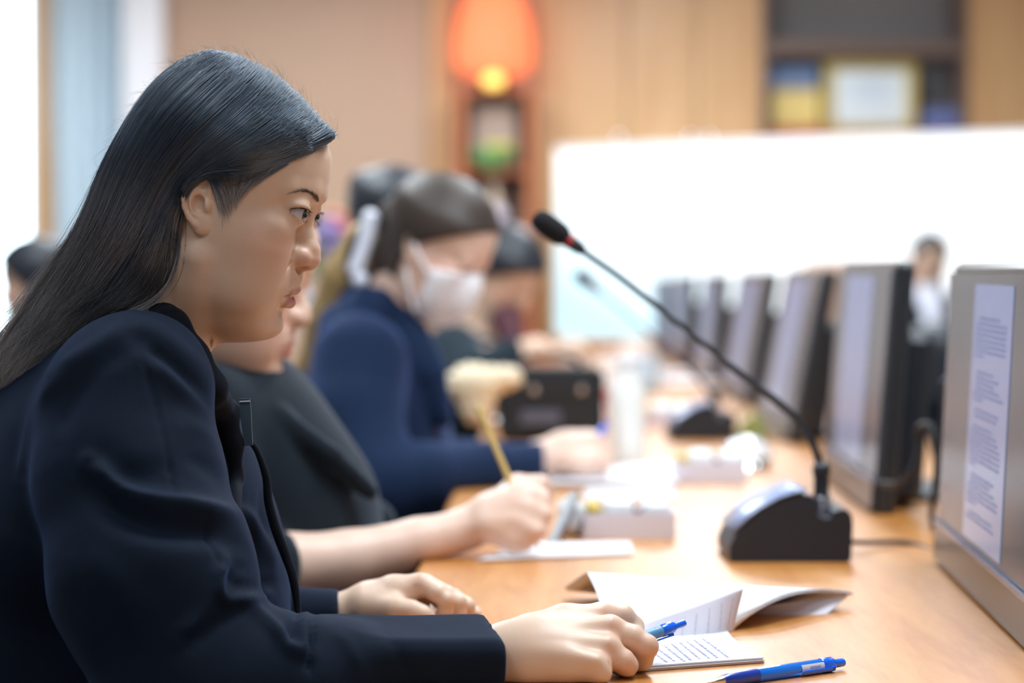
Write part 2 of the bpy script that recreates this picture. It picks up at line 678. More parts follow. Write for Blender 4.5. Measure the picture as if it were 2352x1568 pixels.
# things on the bookcase shelf
yy = YB + .12
b0 = empty('box', (XB(1830), yy, nz0), 'yellow box with a blue top and red foot left of the gold frame', 'box')
MB().box((XB(1772, yy), yy, nz0 + .035), (XB(1885, yy), yy + .12, ZB(205, yy)), bev=.01).build('box_body', mat('yellow_card', srgb(236, 208, 130), .6, noise=.08, nscale=12), b0)
MB().box((XB(1765, yy), yy + .005, ZB(205, yy)), (XB(1880, yy), yy + .11, ZB(152, yy)), bev=.01).build('lid', mat('blue_card', srgb(112, 132, 168), .6, noise=.1, nscale=12), b0)
MB().box((XB(1775, yy), yy - .02, nz0), (XB(1892, yy), yy + .14, nz0 + .034), bev=.006).build('foot', mat('red_card', srgb(196, 96, 84), .6, noise=.08, nscale=12), b0)

fr = empty('certificate_frame', (XB(2000), yy, nz0), 'white certificate in a gold frame standing on the bookcase shelf', 'picture frame')
Mf = Matrix.Translation((0, 0, 0))
x0, x1, z0, z1 = XB(1893, yy), XB(2106, yy), nz0, ZB(137, yy)
for a in ((x0, z0, x1, z0 + .05), (x0, z1 - .05, x1, z1), (x0, z0 + .05, x0 + .05, z1 - .05), (x1 - .05, z0 + .05, x1, z1 - .05)):
    MB().box((a[0], yy + .02, a[1]), (a[2], yy + .05, a[3]), bev=.008).build('frame_rail', M['gold'], fr)
MB().box((x0 + .04, yy + .038, z0 + .04), (x1 - .04, yy + .045, z1 - .04)).build('certificate', M['certificate'], fr)
cm = MB()
for k, wd in enumerate((.12, .2, .16, .22, .1)):
    cm.box(((x0 + x1) / 2 - wd / 2, yy + .035, z1 - .1 - k * .03), ((x0 + x1) / 2 + wd / 2, yy + .0375, z1 - .092 - k * .03))
cm.build('print', mat('certificate_print', srgb(190, 206, 226), .7, noise=.03), fr)
bz = nz0
for k, (cc, hh) in enumerate((((150, 120, 130), .035), ((104, 124, 190), .035), ((120, 140, 205), .035), ((110, 116, 150), .035))):
    MB().box((XB(2116, yy) + .004 * k, yy, bz), (XB(2214, yy) - .012 - .003 * k, yy + .2, bz + hh - .002), bev=.003).build(
        'book', mat('book_cover_%d' % k, srgb(*cc), .5, noise=.06, nscale=20), origin=(XB(2160, yy), yy, bz),
        label=['mauve book at the bottom of the small stack right of the gold frame', 'blue book second from the bottom of the stack beside the gold frame', 'light blue book second from the top of the stack beside the gold frame', 'grey-blue book on top of the stack beside the gold frame'][k],
        cat='book', group='books stacked on the bookcase shelf')
    bz += hh
for k, px_ in enumerate((1420, 1585, 1628)):  # chrome knobs added to give the small highlights above the screen
    Mk = Matrix.Translation((XB(px_), YB, ZB(318))) @ Matrix.Rotation(PI / 2, 4, 'X')
    MB().lathe([(.006, 0), (.007, .015), (.016, .022), (.018, .032), (.012, .042), (.002, .045)], 16, Mk).build(
        'glint_knob', M['chrome'], wallb)

# window and curtain, back left
win = MB()
wx0, wx1 = -3.7, XB(92)
win.box((wx0 - .1, YB + .02, 0), (wx1, YB + .14, .72)).build('wall_back_low', M['side_wall'], kind='structure').name = 'wall_back_sill'
fm = MB()
for a in ((wx0 - .1, .72, wx0, CEIL), (wx1 - .03, 0, wx1 + .065, CEIL), (wx0, .72, wx1, .78), (wx0, 2.7, wx1, CEIL)):
    fm.box((a[0], YB - .02, a[1]), (a[2], YB + .1, a[3]), bev=.006)
wf = fm.build('window_1', M['panel_wood'], kind='structure')
MB().box((wx0, YB + .04, .78), (wx1, YB + .05, 2.7)).build('pane', M['glass'], wf)
# curtain with folds
G = []
cx0, cx1 = XB(118), XB(292)
nc = 70
row = []
for i in range(nc):
    t = i / (nc - 1)
    row.append((cx0 + (cx1 - cx0) * t, YB - .02 + .035 * math.sin(t * 2 * PI * 4.5) + .01 * math.sin(t * 37)))
G = np.array([[(x, y + .01 * math.sin(zz * 3 + x * 9), zz) for x, y in row] for zz in np.linspace(.05, CEIL - .05, 14)])
cur = MB().grid(G).build('curtain', M['curtain'], origin=(XB(200), YB - .02, .05), label='grey-blue curtain hanging in folds between window and white post', cat='curtain')
s_ = cur.modifiers.new('thickness', 'SOLIDIFY')
s_.thickness = .004
MB().tube([(cx0 - .05, YB - .03, CEIL - .04), (cx1 + .05, YB - .03, CEIL - .04)], .012).build('curtain_rail', M['chrome'], cur)
MB().box((XB(292), YB - .12, 0), (XB(384), YB + .1, CEIL), bev=.01).build('trim_2', M['white_post'], kind='structure')
MB().box((wx1 + .066, YB + .05, 0), (XB(292), YB + .14, CEIL)).build('wall_back_left', M['side_wall'], kind='structure')

# ceiling light fixtures
for i, (lx, ly, lp) in enumerate(LIGHT_SPOTS):
    side = 'left' if lx < 0 else 'right'
    rowname = ['behind the camera', 'first row over the table', 'second row over the table', 'third row over the table', 'row nearest the back wall', 'unseen one added to brighten the window corner'][i // 2]
    t = empty('ceiling_light', (lx, ly, CEIL), 'recessed rectangular ceiling light, %s, %s' % (rowname, side), 'ceiling light', 'ceiling lights')
    for a in ((-.31, -.62, .31, -.59), (-.31, .59, .31, .62), (-.31, -.59, -.28, .59), (.28, -.59, .31, .59)):
        MB().box((lx + a[0], ly + a[1], CEIL - .04), (lx + a[2], ly + a[3], CEIL - .001)).build('frame', M['white_post'], t)
    MB().box((lx - .28, ly - .59, CEIL - .03), (lx + .28, ly + .59, CEIL - .02)).build('diffuser', mat('diffuser_%d' % i, (.9, .95, 1), .6, emis=(.86, .94, 1), estr=2.5), t)

# ================================================================ SHRINE CABINET
YS = 11.75
sx0, sx1 = XB(1046, YS), XB(1232, YS)
sh = empty('display_cabinet', ((sx0 + sx1) / 2, YS, 0), 'tall narrow red-brown open display cabinet with the glowing red lantern on top', 'cabinet')
SH_T = ZB(206, YS)
MB().box((sx0, YS, 0), (sx0 + .05, YS + .24, SH_T - .021), bev=.004).build('side_panel', M['shrine_wood'], sh)
MB().box((sx1 - .05, YS, 0), (sx1, YS + .24, SH_T - .021), bev=.004).build('side_panel', M['shrine_wood'], sh)
MB().box((sx0 + .05, YS + .22, 0), (sx1 - .05, YS + .24, SH_T - .021)).build('back_panel', M['niche_dark'], sh)
SH_Z = [ZB(760, YS), ZB(520, YS), ZB(388, YS), ZB(206, YS)]
for z in SH_Z:
    e_ = .05 if z < SH_Z[3] else 0
    MB().box((sx0 + e_, YS + .005, z - .02), (sx1 - e_, YS + .22, z), bev=.003).build('shelf', M['shrine_wood'], sh)
MB().box((sx0 + .05, YS + .005, 0), (sx1 - .05, YS + .03, SH_Z[0] - .022), bev=.003).build('door', M['shrine_wood'], sh)


def lantern_prof(r, h, n=14):
    return [(max(.004, r * math.sin(PI * (k + .5) / n) ** .7), h * k / (n - 1)) for k in range(n)]


xc = XB(1134, YS)
lt = empty('lantern', (xc, YS + .1, SH_Z[3]), 'big glowing orange-red paper lantern on top of the display cabinet', 'lantern')
for k in range(2):
    pass
MB().lathe([(.05, 0), (.14, .008), (.18, .04), (.192, .10), (.19, .18), (.175, .28), (.145, .37), (.10, .44), (.05, .47), (.045, .49)], 28, Matrix.Translation((xc, YS + .1, SH_Z[3] + .07))).build(
    'lantern_shade', mat('lantern_red', srgb(225, 90, 50), .6, emis=srgb(255, 140, 95), estr=.85, noise=.1, nscale=9), lt)
MB().lathe([(.05, 0), (.05, .015), (.02, .03), (.02, .08), (.05, .085)], 20, Matrix.Translation((xc, YS + .1, SH_Z[3]))).build('lantern_foot', M['gold'], lt)
bl = MB().lathe(lantern_prof(.05, .07, 12), 20, Matrix.Translation((xc - .002, YS - .07, SH_Z[3] + .002))).build(
    'lamp_bulb', mat('bulb_yellow', srgb(255, 225, 110), .4, emis=srgb(255, 226, 120), estr=1.15), origin=(xc, YS - .07, SH_Z[3]),
    label='small round yellow glowing lamp below the red lantern', cat='lamp')
MB().box((xc - .07, YS - .13, SH_Z[3] - .012), (xc + .07, YS + .0, SH_Z[3]), bev=.002).build('lamp_bracket', M['shrine_wood'], sh)
# framed picture on the middle shelf
pf = empty('picture_frame', (xc, YS + .15, SH_Z[2]), 'greyish picture in a thin frame on the cabinet middle shelf', 'picture frame')
MB().box((XB(1078, YS), YS + .15, SH_Z[2]), (XB(1192, YS), YS + .17, ZB(225, YS)), bev=.004).build('frame', M['niche_dark'], pf)
MB().box((XB(1084, YS), YS + .144, SH_Z[2] + .012), (XB(1186, YS), YS + .15, ZB(231, YS))).build('picture', mat('picture_print', srgb(186, 160, 146), .4, noise=.25, nscale=8), pf)
bw = empty('bowl', (xc, YS + .02, SH_Z[2]), 'green bowl of yellow flowers on the cabinet middle shelf', 'bowl')
MB().lathe([(.04, 0), (.05, .01), (.10, .05), (.12, .09), (.112, .09), (.09, .05), (.02, .02)], 28, Matrix.Translation((xc - .01, YS + .03, SH_Z[2]))).build('bowl_body', mat('green_glaze', srgb(110, 190, 120), .35, coat=.3, noise=.1), bw)
fy = MB()
r5 = random.Random(5)
for k in range(26):
    a, rr = r5.uniform(0, 2 * PI), r5.uniform(0, .07)
    fy.lathe([(.003, 0), (.018, .006), (.021, .016), (.012, .026), (.002, .028)], 8, Matrix.Translation((xc + .015 + rr * math.cos(a), YS + .02 + rr * .6 * math.sin(a), SH_Z[2] + .075 + r5.uniform(0, .03))))
fy.build('flowers', mat('yellow_flowers', srgb(226, 214, 96), .6, noise=.15, nscale=60), bw, kind='stuff')
vs_ = empty('vase', (xc, YS + .06, SH_Z[1]), 'pale slender vase on the cabinet lower shelf behind the white ball', 'vase')
MB().lathe([(.03, 0), (.05, .03), (.055, .08), (.03, .13), (.018, .17), (.018, .21), (.03, .24)], 20, Matrix.Translation((xc, YS + .1, SH_Z[1]))).build('vase_body', mat('cream_glaze', srgb(216, 196, 170), .3, coat=.4, noise=.05), vs_)
MB().lathe(lantern_prof(.055, .10, 14), 24, Matrix.Translation((xc + .012, YS + .02, SH_Z[1] + .0))).build(
    'ball', mat('white_ball', srgb(226, 220, 240), .25, coat=.5, noise=.02), origin=(xc + .012, YS + .02, SH_Z[1]), label='glossy white ball on the cabinet lower shelf', cat='ornament')

# flowers seen just past the woman's nose
fx, fY = XB(770, 9.5), 9.5
fl = empty('flower_arrangement', (fx, fY, 0), 'blurred arrangement of violet and orange flowers on a stand behind the women', 'flowers')
MB().lathe([(.16, 0), (.16, .02), (.04, .04), (.03, .62), (.12, .66), (.14, .70)], 20, Matrix.Translation((fx, fY, 0))).build('stand', M['shrine_wood'], fl)
MB().lathe([(.08, .70), (.13, .78), (.12, .92), (.09, .95)], 20, Matrix.Translation((fx, fY, 0))).build('pot', M['white_post'], fl)
rf = random.Random(11)
for nm, colr, cnt, cxx, czz, sp in (('violet_flowers', (150, 130, 205), 34, -.03, .25, .13), ('orange_flowers', (216, 130, 90), 14, .06, .30, .08), ('leaves', (96, 124, 84), 60, 0, .22, .22), ('white_flowers', (222, 226, 245), 14, -.09, .02, .08)):
    fb = MB()
    for k in range(cnt):
        a, b_, rr = rf.uniform(0, 2 * PI), rf.uniform(-1, 1), rf.uniform(.3, 1)
        c_ = (fx + cxx + sp * rr * math.cos(a), fY + sp * .6 * rr * math.sin(a), .95 + czz + sp * b_ * rr)
        if nm == 'leaves':
            e = (c_[0] + rf.uniform(-.08, .08), c_[1] + rf.uniform(-.05, .05), c_[2] + rf.uniform(0, .09))
            fb.tube([c_, tuple((np.array(c_) + e) / 2), e], [.004, .016, .002], 5)
        else:
            fb.lathe([(.003, 0), (.028, .01), (.034, .024), (.016, .036), (.002, .04)], 8, Matrix.Translation(c_) @ Matrix.Rotation(rf.uniform(-1, 1), 4, 'Y'))
    fb.build(nm, mat(nm, srgb(*colr), .6, noise=.15, nscale=40), fl, kind='stuff')

# ================================================================ BIG SCREEN
A0 = P(1266, 640, 11.6)
B0 = P(2560, 640, 10.05)
sz0, sz1 = P(1266, 772, 11.6)[2], P(1266, 338, 11.6)[2]
d = (B0 - A0)
Ls = math.hypot(d[0], d[1])
ang = math.atan2(d[1], d[0])
MS = Matrix.Translation((A0[0], A0[1], 0)) @ Matrix.Rotation(ang, 4, 'Z')
ws = empty('display_screen', (A0[0] + d[0] / 2, A0[1] + d[1] / 2, 0), 'very large bright white display screen on a wooden cabinet at the far wall', 'screen')
m = mat('screen_light', (.8, .8, .8), .4, emis=(1, 1, 1), estr=1.0)
nt = m.node_tree
b = nt.nodes['Principled BSDF']
tc = nt.nodes.new('ShaderNodeTexCoord')
sp_ = nt.nodes.new('ShaderNodeSeparateXYZ')
nt.links.new(tc.outputs['Generated'], sp_.inputs[0])
mm = nt.nodes.new('ShaderNodeMath'); mm.operation = 'MULTIPLY_ADD'
nt.links.new(sp_.outputs['X'], mm.inputs[0]); mm.inputs[1].default_value = 1.6
nt.links.new(sp_.outputs['Z'], mm.inputs[2])
cr = nt.nodes.new('ShaderNodeValToRGB')
cr.color_ramp.elements[0].position = .22
cr.color_ramp.elements[0].color = (.44, .72, .84, 1)
cr.color_ramp.elements[1].position = .95
cr.color_ramp.elements[1].color = (1.0, 1.06, 1.1, 1)
nt.links.new(mm.outputs[0], cr.inputs[0])
nt.links.new(cr.outputs[0], b.inputs['Emission Color'])
b.inputs['Emission Strength'].default_value = 1.15
b.inputs['Base Color'].default_value = (.05, .05, .05, 1)
MB().box((.03, 0, sz0), (Ls - .03, .03, sz1 - .02), MS).build('display_panel', m, ws)
for a in ((0, sz0 - .03, .03, sz1), (Ls - .03, sz0 - .03, Ls, sz1), (.03, sz0 - .03, Ls - .03, sz0)):
    MB().box((a[0], -.01, a[1]), (a[2], .05, a[3]), MS, bev=.004).build('frame_rail', M['panel_wood'], ws)
MB().box((.03, -.01, sz1 - .02), (Ls - .03, .05, sz1), MS, bev=.004).build('frame_rail', M['white_post'], ws)
cb = empty('low_cabinet', (A0[0] + d[0] / 2, A0[1] + d[1] / 2, 0), 'long low wooden cabinet carrying the big white screen', 'cabinet')
MB().box((-.1, -.12, sz0 - .07), (Ls + .1, .4, sz0 - .032), MS, bev=.004).build('top_board', M['ledge_wood'], cb)
MB().box((-.06, -.06, 0), (Ls + .06, .4, sz0 - .072), MS, bev=.004).build('cabinet_body', M['ledge_wood'], cb)
for k in range(4):
    a0 = -.04 + k * (Ls + .08) / 4
    dd = MB().box((a0 + .01, -.085, .06), (a0 + (Ls + .08) / 4 - .01, -.062, sz0 - .09), MS, bev=.004).build('door', M['shrine_wood'], cb)
    MB().tube([MS @ Vector((a0 + .08, -.10, .35)), MS @ Vector((a0 + .08, -.10, .48))], .006, 8).build('handle', M['chrome'], dd)

# ================================================================ TABLE
tb = empty('conference_table', (.3, 6, 0), 'long glossy orange-brown wooden conference table', 'table')
TR = math.radians(-1.0)
MT = Matrix.Translation((0, 2.5, 0)) @ Matrix.Rotation(TR, 4, 'Z')
MB().box((-.105, -1.15, TZ - .035), (.80, 7.4, TZ), MT, bev=.006).build('tabletop', M['table'], tb)
MB().box((-.10, -1.14, TZ - .075), (.79, 7.39, TZ - .0365), MT, bev=.003).build('edge_band', M['table_edge'], tb)
for k in range(5):
    y0 = -1.0 + k * 1.95
    MB().box((.0, y0, 0), (.70, y0 + .05, TZ - .077), MT, bev=.003).build('leg', M['table_edge'], tb)
MB().box((.42, -1.0, .15), (.45, 7.2, TZ - .077), MT, bev=.002).build('modesty_panel', M['table_edge'], tb)
# ================================================================ MONITORS
def screen_mat(name, c1, c2, s):
    m = mat(name, (.012, .014, .018), .25, coat=.05, emis=c1, estr=s)
    nt = m.node_tree
    b = nt.nodes['Principled BSDF']
    tc = nt.nodes.new('ShaderNodeTexCoord')
    sp = nt.nodes.new('ShaderNodeSeparateXYZ')
    nt.links.new(tc.outputs['Generated'], sp.inputs[0])
    cr = nt.nodes.new('ShaderNodeValToRGB')
    cr.color_ramp.elements[0].position = 0
    cr.color_ramp.elements[0].color = (*c1, 1)
    cr.color_ramp.elements[1].position = 1
    cr.color_ramp.elements[1].color = (*c2, 1)
    nt.links.new(sp.outputs['Z'], cr.inputs[0])
    nt.links.new(cr.outputs[0], b.inputs['Emission Color'])
    return m


M['desktop'] = screen_mat('desktop_grey', srgb(74, 82, 98), srgb(92, 98, 106), .36)
M['document'] = screen_mat('document_light', srgb(140, 148, 178), srgb(124, 136, 182), .58)
M['doc_ink'] = mat('document_ink', srgb(96, 100, 132), .6, emis=srgb(96, 100, 132), estr=.5)
M['bezel'] = mat('monitor_bezel', (.020, .024, .032), .30, coat=.15, noise=.05, nscale=40)
M['bezel_line'] = mat('bezel_strip', srgb(120, 130, 160), .25, metal=.5, noise=.03)

LOREM = [.55, .8, .8, .8, .8, .8, .8, .25, 0, 0, .45, .6, .5, .62, .8, .28, 0, .62, .58, 0, .5, .7, .75, .8, .8, .8, .8, .2, 0, .6, .5, .7, .8, .8, .25, 0, .62, .75]


def monitor(FB, NB, FT, hgt, label, doc):
    """far-bottom, near-bottom and far-top corners of the front face; the face looks towards the seats"""
    FB, NB, FT = Vector(FB), Vector(NB), Vector(FT)
    hgt = (FT - FB).length
    ey = (FB - NB)
    W = ey.length
    ey.normalize()
    ez = FT - FB
    ez = (ez - ey * ez.dot(ey)).normalized()
    ex = ey.cross(ez).normalized()        # away from the viewer side
    R = Matrix((ex, ey, ez)).transposed().to_4x4()
    Mm = Matrix.Translation(NB) @ R
    o = empty('monitor', tuple(NB + ey * W / 2), label, 'monitor', 'monitors along the conference table')
    H = hgt
    chin = .042
    MB().box((0.004, 0, 0), (.03, W, H), Mm, bev=.006).build('casing', M['bezel'], o)
    MB().box((-.003, .004, .004), (.0035, W - .004, chin), Mm, bev=.0015).build('chin_bezel', M['bezel'], o)
    MB().box((-.0045, .004, chin), (.002, W - .004, chin + .005), Mm).build('trim_strip', M['bezel_line'], o)
    sc = MB().box((.0, .008, chin + .006), (.0035, W - .008, H - .012), Mm).build('screen', M['desktop'], o)
    dw = .235 * W if doc > 1 else .30 * W
    y1 = W * (.67 if doc > 1 else .80)
    y0 = y1 - (.39 * W if doc > 1 else .5 * W)
    z0, z1 = chin + .012, H - .022
    MB().box((-.0008, y0, z0), (-.0002, y1, z1), Mm).build('document', M['document'], sc)
    if doc > 1:
        tx = MB()
        n = len(LOREM)
        for i, L in enumerate(LOREM):
            if not L:
                continue
            zz = z1 - .035 - i * (z1 - z0 - .05) / n
            ind = .16 if L < .7 and L > .3 else .08
            ww = (y1 - y0)
            text_marks(tx, lambda u, v: Mm @ Vector((-.0012, y1 - ww * ind - u, zz + v)), ww * L, .0042, i)
        tx.build('document_text', M['doc_ink'], sc)
    MB().box((.03, W * .12, .015), (.075, W * .88, H * .72), Mm, bev=.012).build('rear_housing', M['black_plastic'], o)
    c0 = NB + ey * W / 2
    MB().box((c0.x + .05, c0.y - .04, TZ + .012), (c0.x + .085, c0.y + .04, TZ + .16), bev=.005).build('stand', M['black_plastic'], o)
    MB().box((c0.x - .0 + .03, c0.y - .12, TZ), (c0.x + .2, c0.y + .12, TZ + .012), bev=.004).build('base', M['black_plastic'], o)
    MB().tube([c0 + ey * .1 + Vector((.06, 0, .1)), c0 + ey * .16 + Vector((.13, 0, .13)), c0 + ey * .14 + Vector((.15, 0, .04)), c0 + ey * .05 + Vector((.16, 0, TZ + .006 - c0.z))], .004, 8).build('cable', M['rubber'], o)
    return o


ML = ['nearest monitor at the right edge showing a text document', 'second nearest monitor, tilted screen with a pale document column', 'third monitor along the table, dark slanted screen', 'fourth monitor along the table, dark slanted screen', 'fifth monitor along the table, small pale slanted screen', 'sixth monitor along the table, faint and narrow', 'seventh monitor, farthest of the row before the white screen']
monitor(P(2147, 1288, 2.64), P(2362, 1505, 2.0), P(2183, 602, 2.64), .343, ML[0], 2)
monitor(P(1890, 1092, 3.77), P(2004, 1183, 3.17), P(1930, 600, 3.77), .345, ML[1], 1)
monitor(P(1735, 976, 5.08), P(1812, 1018, 4.52), P(1804, 618, 5.08), .345, ML[2], 1)
monitor(P(1650, 905, 6.42), P(1712, 934, 5.82), P(1698, 623, 6.42), .34, ML[3], 1)
monitor(P(1592, 860, 7.75), P(1632, 878, 7.15), P(1614, 629, 7.75), .33, ML[4], 1)
monitor(P(1536, 832, 8.9), P(1572, 845, 8.3), P(1545, 633, 8.9), .32, ML[5], 1)
monitor(P(1500, 815, 9.75), P(1525, 822, 9.3), P(1500, 638, 9.75), .31, ML[6], 1)


# ================================================================ MICROPHONES
def mic(cx, cy, s, label, neck, yaw=0.0):
    """desk base centred at cx, cy; neck is a list of world points"""
    o = empty('desk_microphone', (cx, cy, TZ), label, 'microphone')
    prof = [(-.066, .004), (-.0665, .016), (-.060, .030), (-.045, .045), (-.030, .056), (-.010, .067), (.010, .0735), (.022, .074), (.026, .070), (.0315, .0505), (.036, .0475), (.044, .0475), (.048, .055), (.056, .058), (.064, .0565), (.068, .050), (.069, .040), (.0675, .004), (.064, .0), (-.062, .0)]
    Mm = Matrix.Translation((cx, cy, TZ)) @ Matrix.Rotation(yaw, 4, 'Z') @ Matrix.Diagonal((s, s, s, 1))
    MB().prism(prof, -.062, .062, Mm).build('base', M['black_plastic'], o)
    top = [(-.060, .030), (-.045, .045), (-.030, .056), (-.010, .067), (.010, .0735), (.020, .0742)]
    G = np.array([[tuple(Mm @ Vector((x - .0012, y, z + .0030))) for y in (-.0615, 0, .0615)] for x, z in top])
    tp = MB().grid(G).build('keypad_panel', M['base_grey'], o)
    so = tp.modifiers.new('t', 'SOLIDIFY')
    so.thickness = .002
    for k in range(0):
        a = Mm @ Vector((-.02 + .012 * k, -.02, .0655 + .004 * k))
        MB().lathe([(.005, 0), (.005, .003), (.003, .004)], 12, Matrix.Translation(a)).build('button', M['chrome'], tp)
    n0 = neck[0]
    MB().lathe([(.010, 0), (.010, .012), (.0085, .016), (.0085, .034), (.0100, .036), (.0100, .046), (.006, .05)], 20, Matrix.Translation((n0[0], n0[1], TZ + .055 * s)) @ Matrix.Diagonal((s, s, s, 1))).build('neck_socket', M['neck_metal'], o)
    MB().lathe([(.0112, -.006), (.0112, .010), (.0104, .012)], 20, Matrix.Translation((n0[0], n0[1], TZ + .055 * s)) @ Matrix.Diagonal((s, s, s, 1))).build('socket_ring', M['chrome'], o)
    pts = crom(neck, 60)
    q = len(pts)
    rads = [(.0046 if i < q * .42 else (.0042 if i < q * .5 else .0034)) * s for i in range(q)]
    MB().tube(pts, rads, 10).build('gooseneck', M['neck_metal'], o)
    e = pts[-1]
    dr = pts[-1] - pts[-4]
    dr /= np.linalg.norm(dr)
    A = axisM(e, e + dr)
    A = A @ Matrix.Diagonal((s, s, s, 1))
    MB().lathe([(.0035, -.002), (.0065, .004), (.0075, .012), (.0075, .016)], 16, A).build('capsule_sleeve', M['black_plastic'], o)
    MB().lathe([(.0080, .016), (.0084, .017), (.0084, .021), (.0080, .022)], 16, A).build('light_ring', M['red'], o, label='red light ring')
    MB().lathe([(.0075, .022), (.0105, .026), (.0125, .031), (.0132, .040), (.0132, .052), (.012, .060), (.009, .0655), (.004, .068), (.001, .0685)], 24, A).build('foam_windscreen', M['foam'], o)
    return o


yM = 2.70
neck = [P(1886, 1165, yM), P(1885, 1100, yM), P(1878, 1050, yM), P(1850, 990, yM), P(1800, 935, yM), P(1700, 858, yM), P(1600, 776, yM), P(1500, 697, yM), P(1420, 634, yM), P(1360, 592, yM), P(1340, 577, yM)]
mic(P(1797, 1290, 2.70)[0], 2.70, 1.0, 'black gooseneck desk microphone beside the open booklet', neck, 0.02)
yM2 = 4.72
neck2 = [P(1642, 965, yM2), P(1640, 930, yM2), P(1620, 890, yM2), P(1575, 840, yM2), P(1500, 775, yM2), P(1420, 705, yM2), P(1380, 672, yM2)]
mic(P(1606, 1000, 4.68)[0], 4.68, .93, 'second gooseneck desk microphone farther along, behind the clear packets', neck2, .02)
MB().tube(crom([P(1936, 1243, 2.72), P(1990, 1246, 2.75), P(2060, 1244, 2.80), P(2110, 1252, 2.80), P(2148, 1268, 2.76), P(2172, 1262, 2.80)], 30), .0030, 8).build(
    'cable', M['rubber'], origin=tuple(P(1960, 1243, 2.78)), label='black cable from the microphone base to the nearest monitor', cat='cable')

# ================================================================ BOOKLET
bk = empty('booklet', tuple(P(1560, 1480, 2.05)), 'white stapled booklet lying open with pages folded over beside the pen hand', 'booklet')


def sheet(ctrl, nr=26, nc=22, off=0.0, offv=(0, 0, 1)):
    """ctrl rows of (px,py,Y): smooth surface through them"""
    rows = [crom([P(*p) for p in r], nc) for r in ctrl]
    R = np.array(rows)
    cols = [crom(R[:, j], nr) for j in range(nc)]
    G = np.array(cols).transpose(1, 0, 2)
    return G + off * np.array(offv)


def page(name, G, mt, parent, th=.0003):
    o = MB().grid(G).build(name, mt, parent, sharp=80)
    s = o.modifiers.new('t', 'SOLIDIFY')
    s.thickness = th
    s.offset = 0
    return o


# flat lower stack, one slab per group of leaves
c1, c2, c3, c4 = P(1418, 1549, 1.893), P(1752, 1525, 1.945), P(1664, 1452, 2.118), P(1418, 1470, 2.075)
for k in range(5):
    z0 = TZ + .0004 + k * .0009
    j = .0007 * ((k * 7) % 3)
    q = [np.array([c[0] + j + (.0016 * (k == 0)), c[1] - j, 0]) for c in (c1, c2, c3, c4)]
    vs, fs = [], []
    sm = 12
    for zz in (z0, z0 + .0007):
        for e in range(4):
            a, b = q[e], q[(e + 1) % 4]
            for s in range(sm):
                t = s / sm
                pnt = a + (b - a) * t
                if e == 1:
                    pnt = pnt + np.array([-.006 * math.sin(PI * t), 0, 0])
                vs.append((pnt[0], pnt[1], zz))
    n = 4 * sm
    MB().add(vs, [tuple(range(n))[::-1], tuple(range(n, 2 * n))] + [(i, (i + 1) % n, n + (i + 1) % n, n + i) for i in range(n)]).build('page', M['paper'], bk)
# printed lines on the top leaf
tx = MB()
zt = TZ + .0004 + 4 * .0009 + .0009


def onpage(px_, py_):
    y = P(px_, py_, 2.0)
    # intersect the view ray with the page plane
    o_ = np.array([0, 0, CAM_Z])
    dd = y - o_
    t = (zt - CAM_Z) / dd[2]
    return o_ + dd * t


for i, (a, b) in enumerate((((1611, 1466), (1669, 1509)), ((1591, 1469), (1644, 1510)), ((1574, 1472), (1627, 1512)), ((1557.5, 1474.5), (1604.5, 1513)), ((1539, 1478), (1584, 1516)), ((1522, 1482), (1569, 1519)), ((1505, 1488), (1546, 1518)), ((1490, 1492), (1528, 1520)))):
    A_, B_ = onpage(*a), onpage(*b)
    u_ = (B_ - A_)
    L = np.linalg.norm(u_)
    u_ /= L
    v_ = np.array([u_[1], -u_[0], 0]) * -1
    text_marks(tx, lambda u, v: A_ + u_ * u + v_ * v, L, .0032, 50 + i)
tx.build('print', M['ink'], bk)

# leaves rolled over towards the far side: spine, rise, crest, free edge
roll = [
    [(1402, 1474, 2.065), (1500, 1480, 2.05), (1600, 1468, 2.075), (1660, 1456, 2.11), (1682, 1449, 2.12)],
    [(1386, 1420, 2.085), (1480, 1440, 2.075), (1590, 1434, 2.09), (1670, 1432, 2.115), (1697, 1427, 2.13)],
    [(1372, 1366, 2.13), (1470, 1385, 2.12), (1590, 1390, 2.12), (1690, 1396, 2.135), (1752, 1388, 2.15)],
    [(1352, 1322, 2.20), (1460, 1331, 2.19), (1600, 1345, 2.18), (1720, 1357, 2.18), (1812, 1362, 2.19)],
    [(1345, 1315, 2.25), (1460, 1322, 2.25), (1600, 1335, 2.24), (1740, 1346, 2.23), (1870, 1353, 2.23)],
    [(1322, 1330, 2.30), (1460, 1340, 2.31), (1610, 1350, 2.30), (1770, 1356, 2.29), (1930, 1355, 2.26)],
    [(1294, 1351, 2.34), (1450, 1366, 2.35), (1620, 1380, 2.33), (1790, 1384, 2.30), (1956, 1359, 2.27)],
]
for k in range(3):
    G = sheet(roll)
    dd = np.zeros_like(G)
    dd[..., 2] = -.0011 * k
    dd[..., 0] = .0016 * k * np.linspace(0, 1, G.shape[0])[:, None]
    page('folded_page', G + dd, M['paper'], bk)
# underside flap: free edge bending down to the table at the right
flap = [
    [(1700, 1404, 2.20), (1760, 1392, 2.22), (1830, 1380, 2.24), (1900, 1368, 2.26), (1955, 1362, 2.272)],
    [(1700, 1408, 2.215), (1760, 1404, 2.225), (1830, 1402, 2.235), (1890, 1398, 2.24), (1930, 1384, 2.258)],
    [(1700, 1411, 2.223), (1760, 1411, 2.224), (1830, 1412, 2.224), (1885, 1412, 2.226), (1902, 1408, 2.234)],
]
page('folded_page', sheet(flap, 10, 16), M['paper_back'], bk)
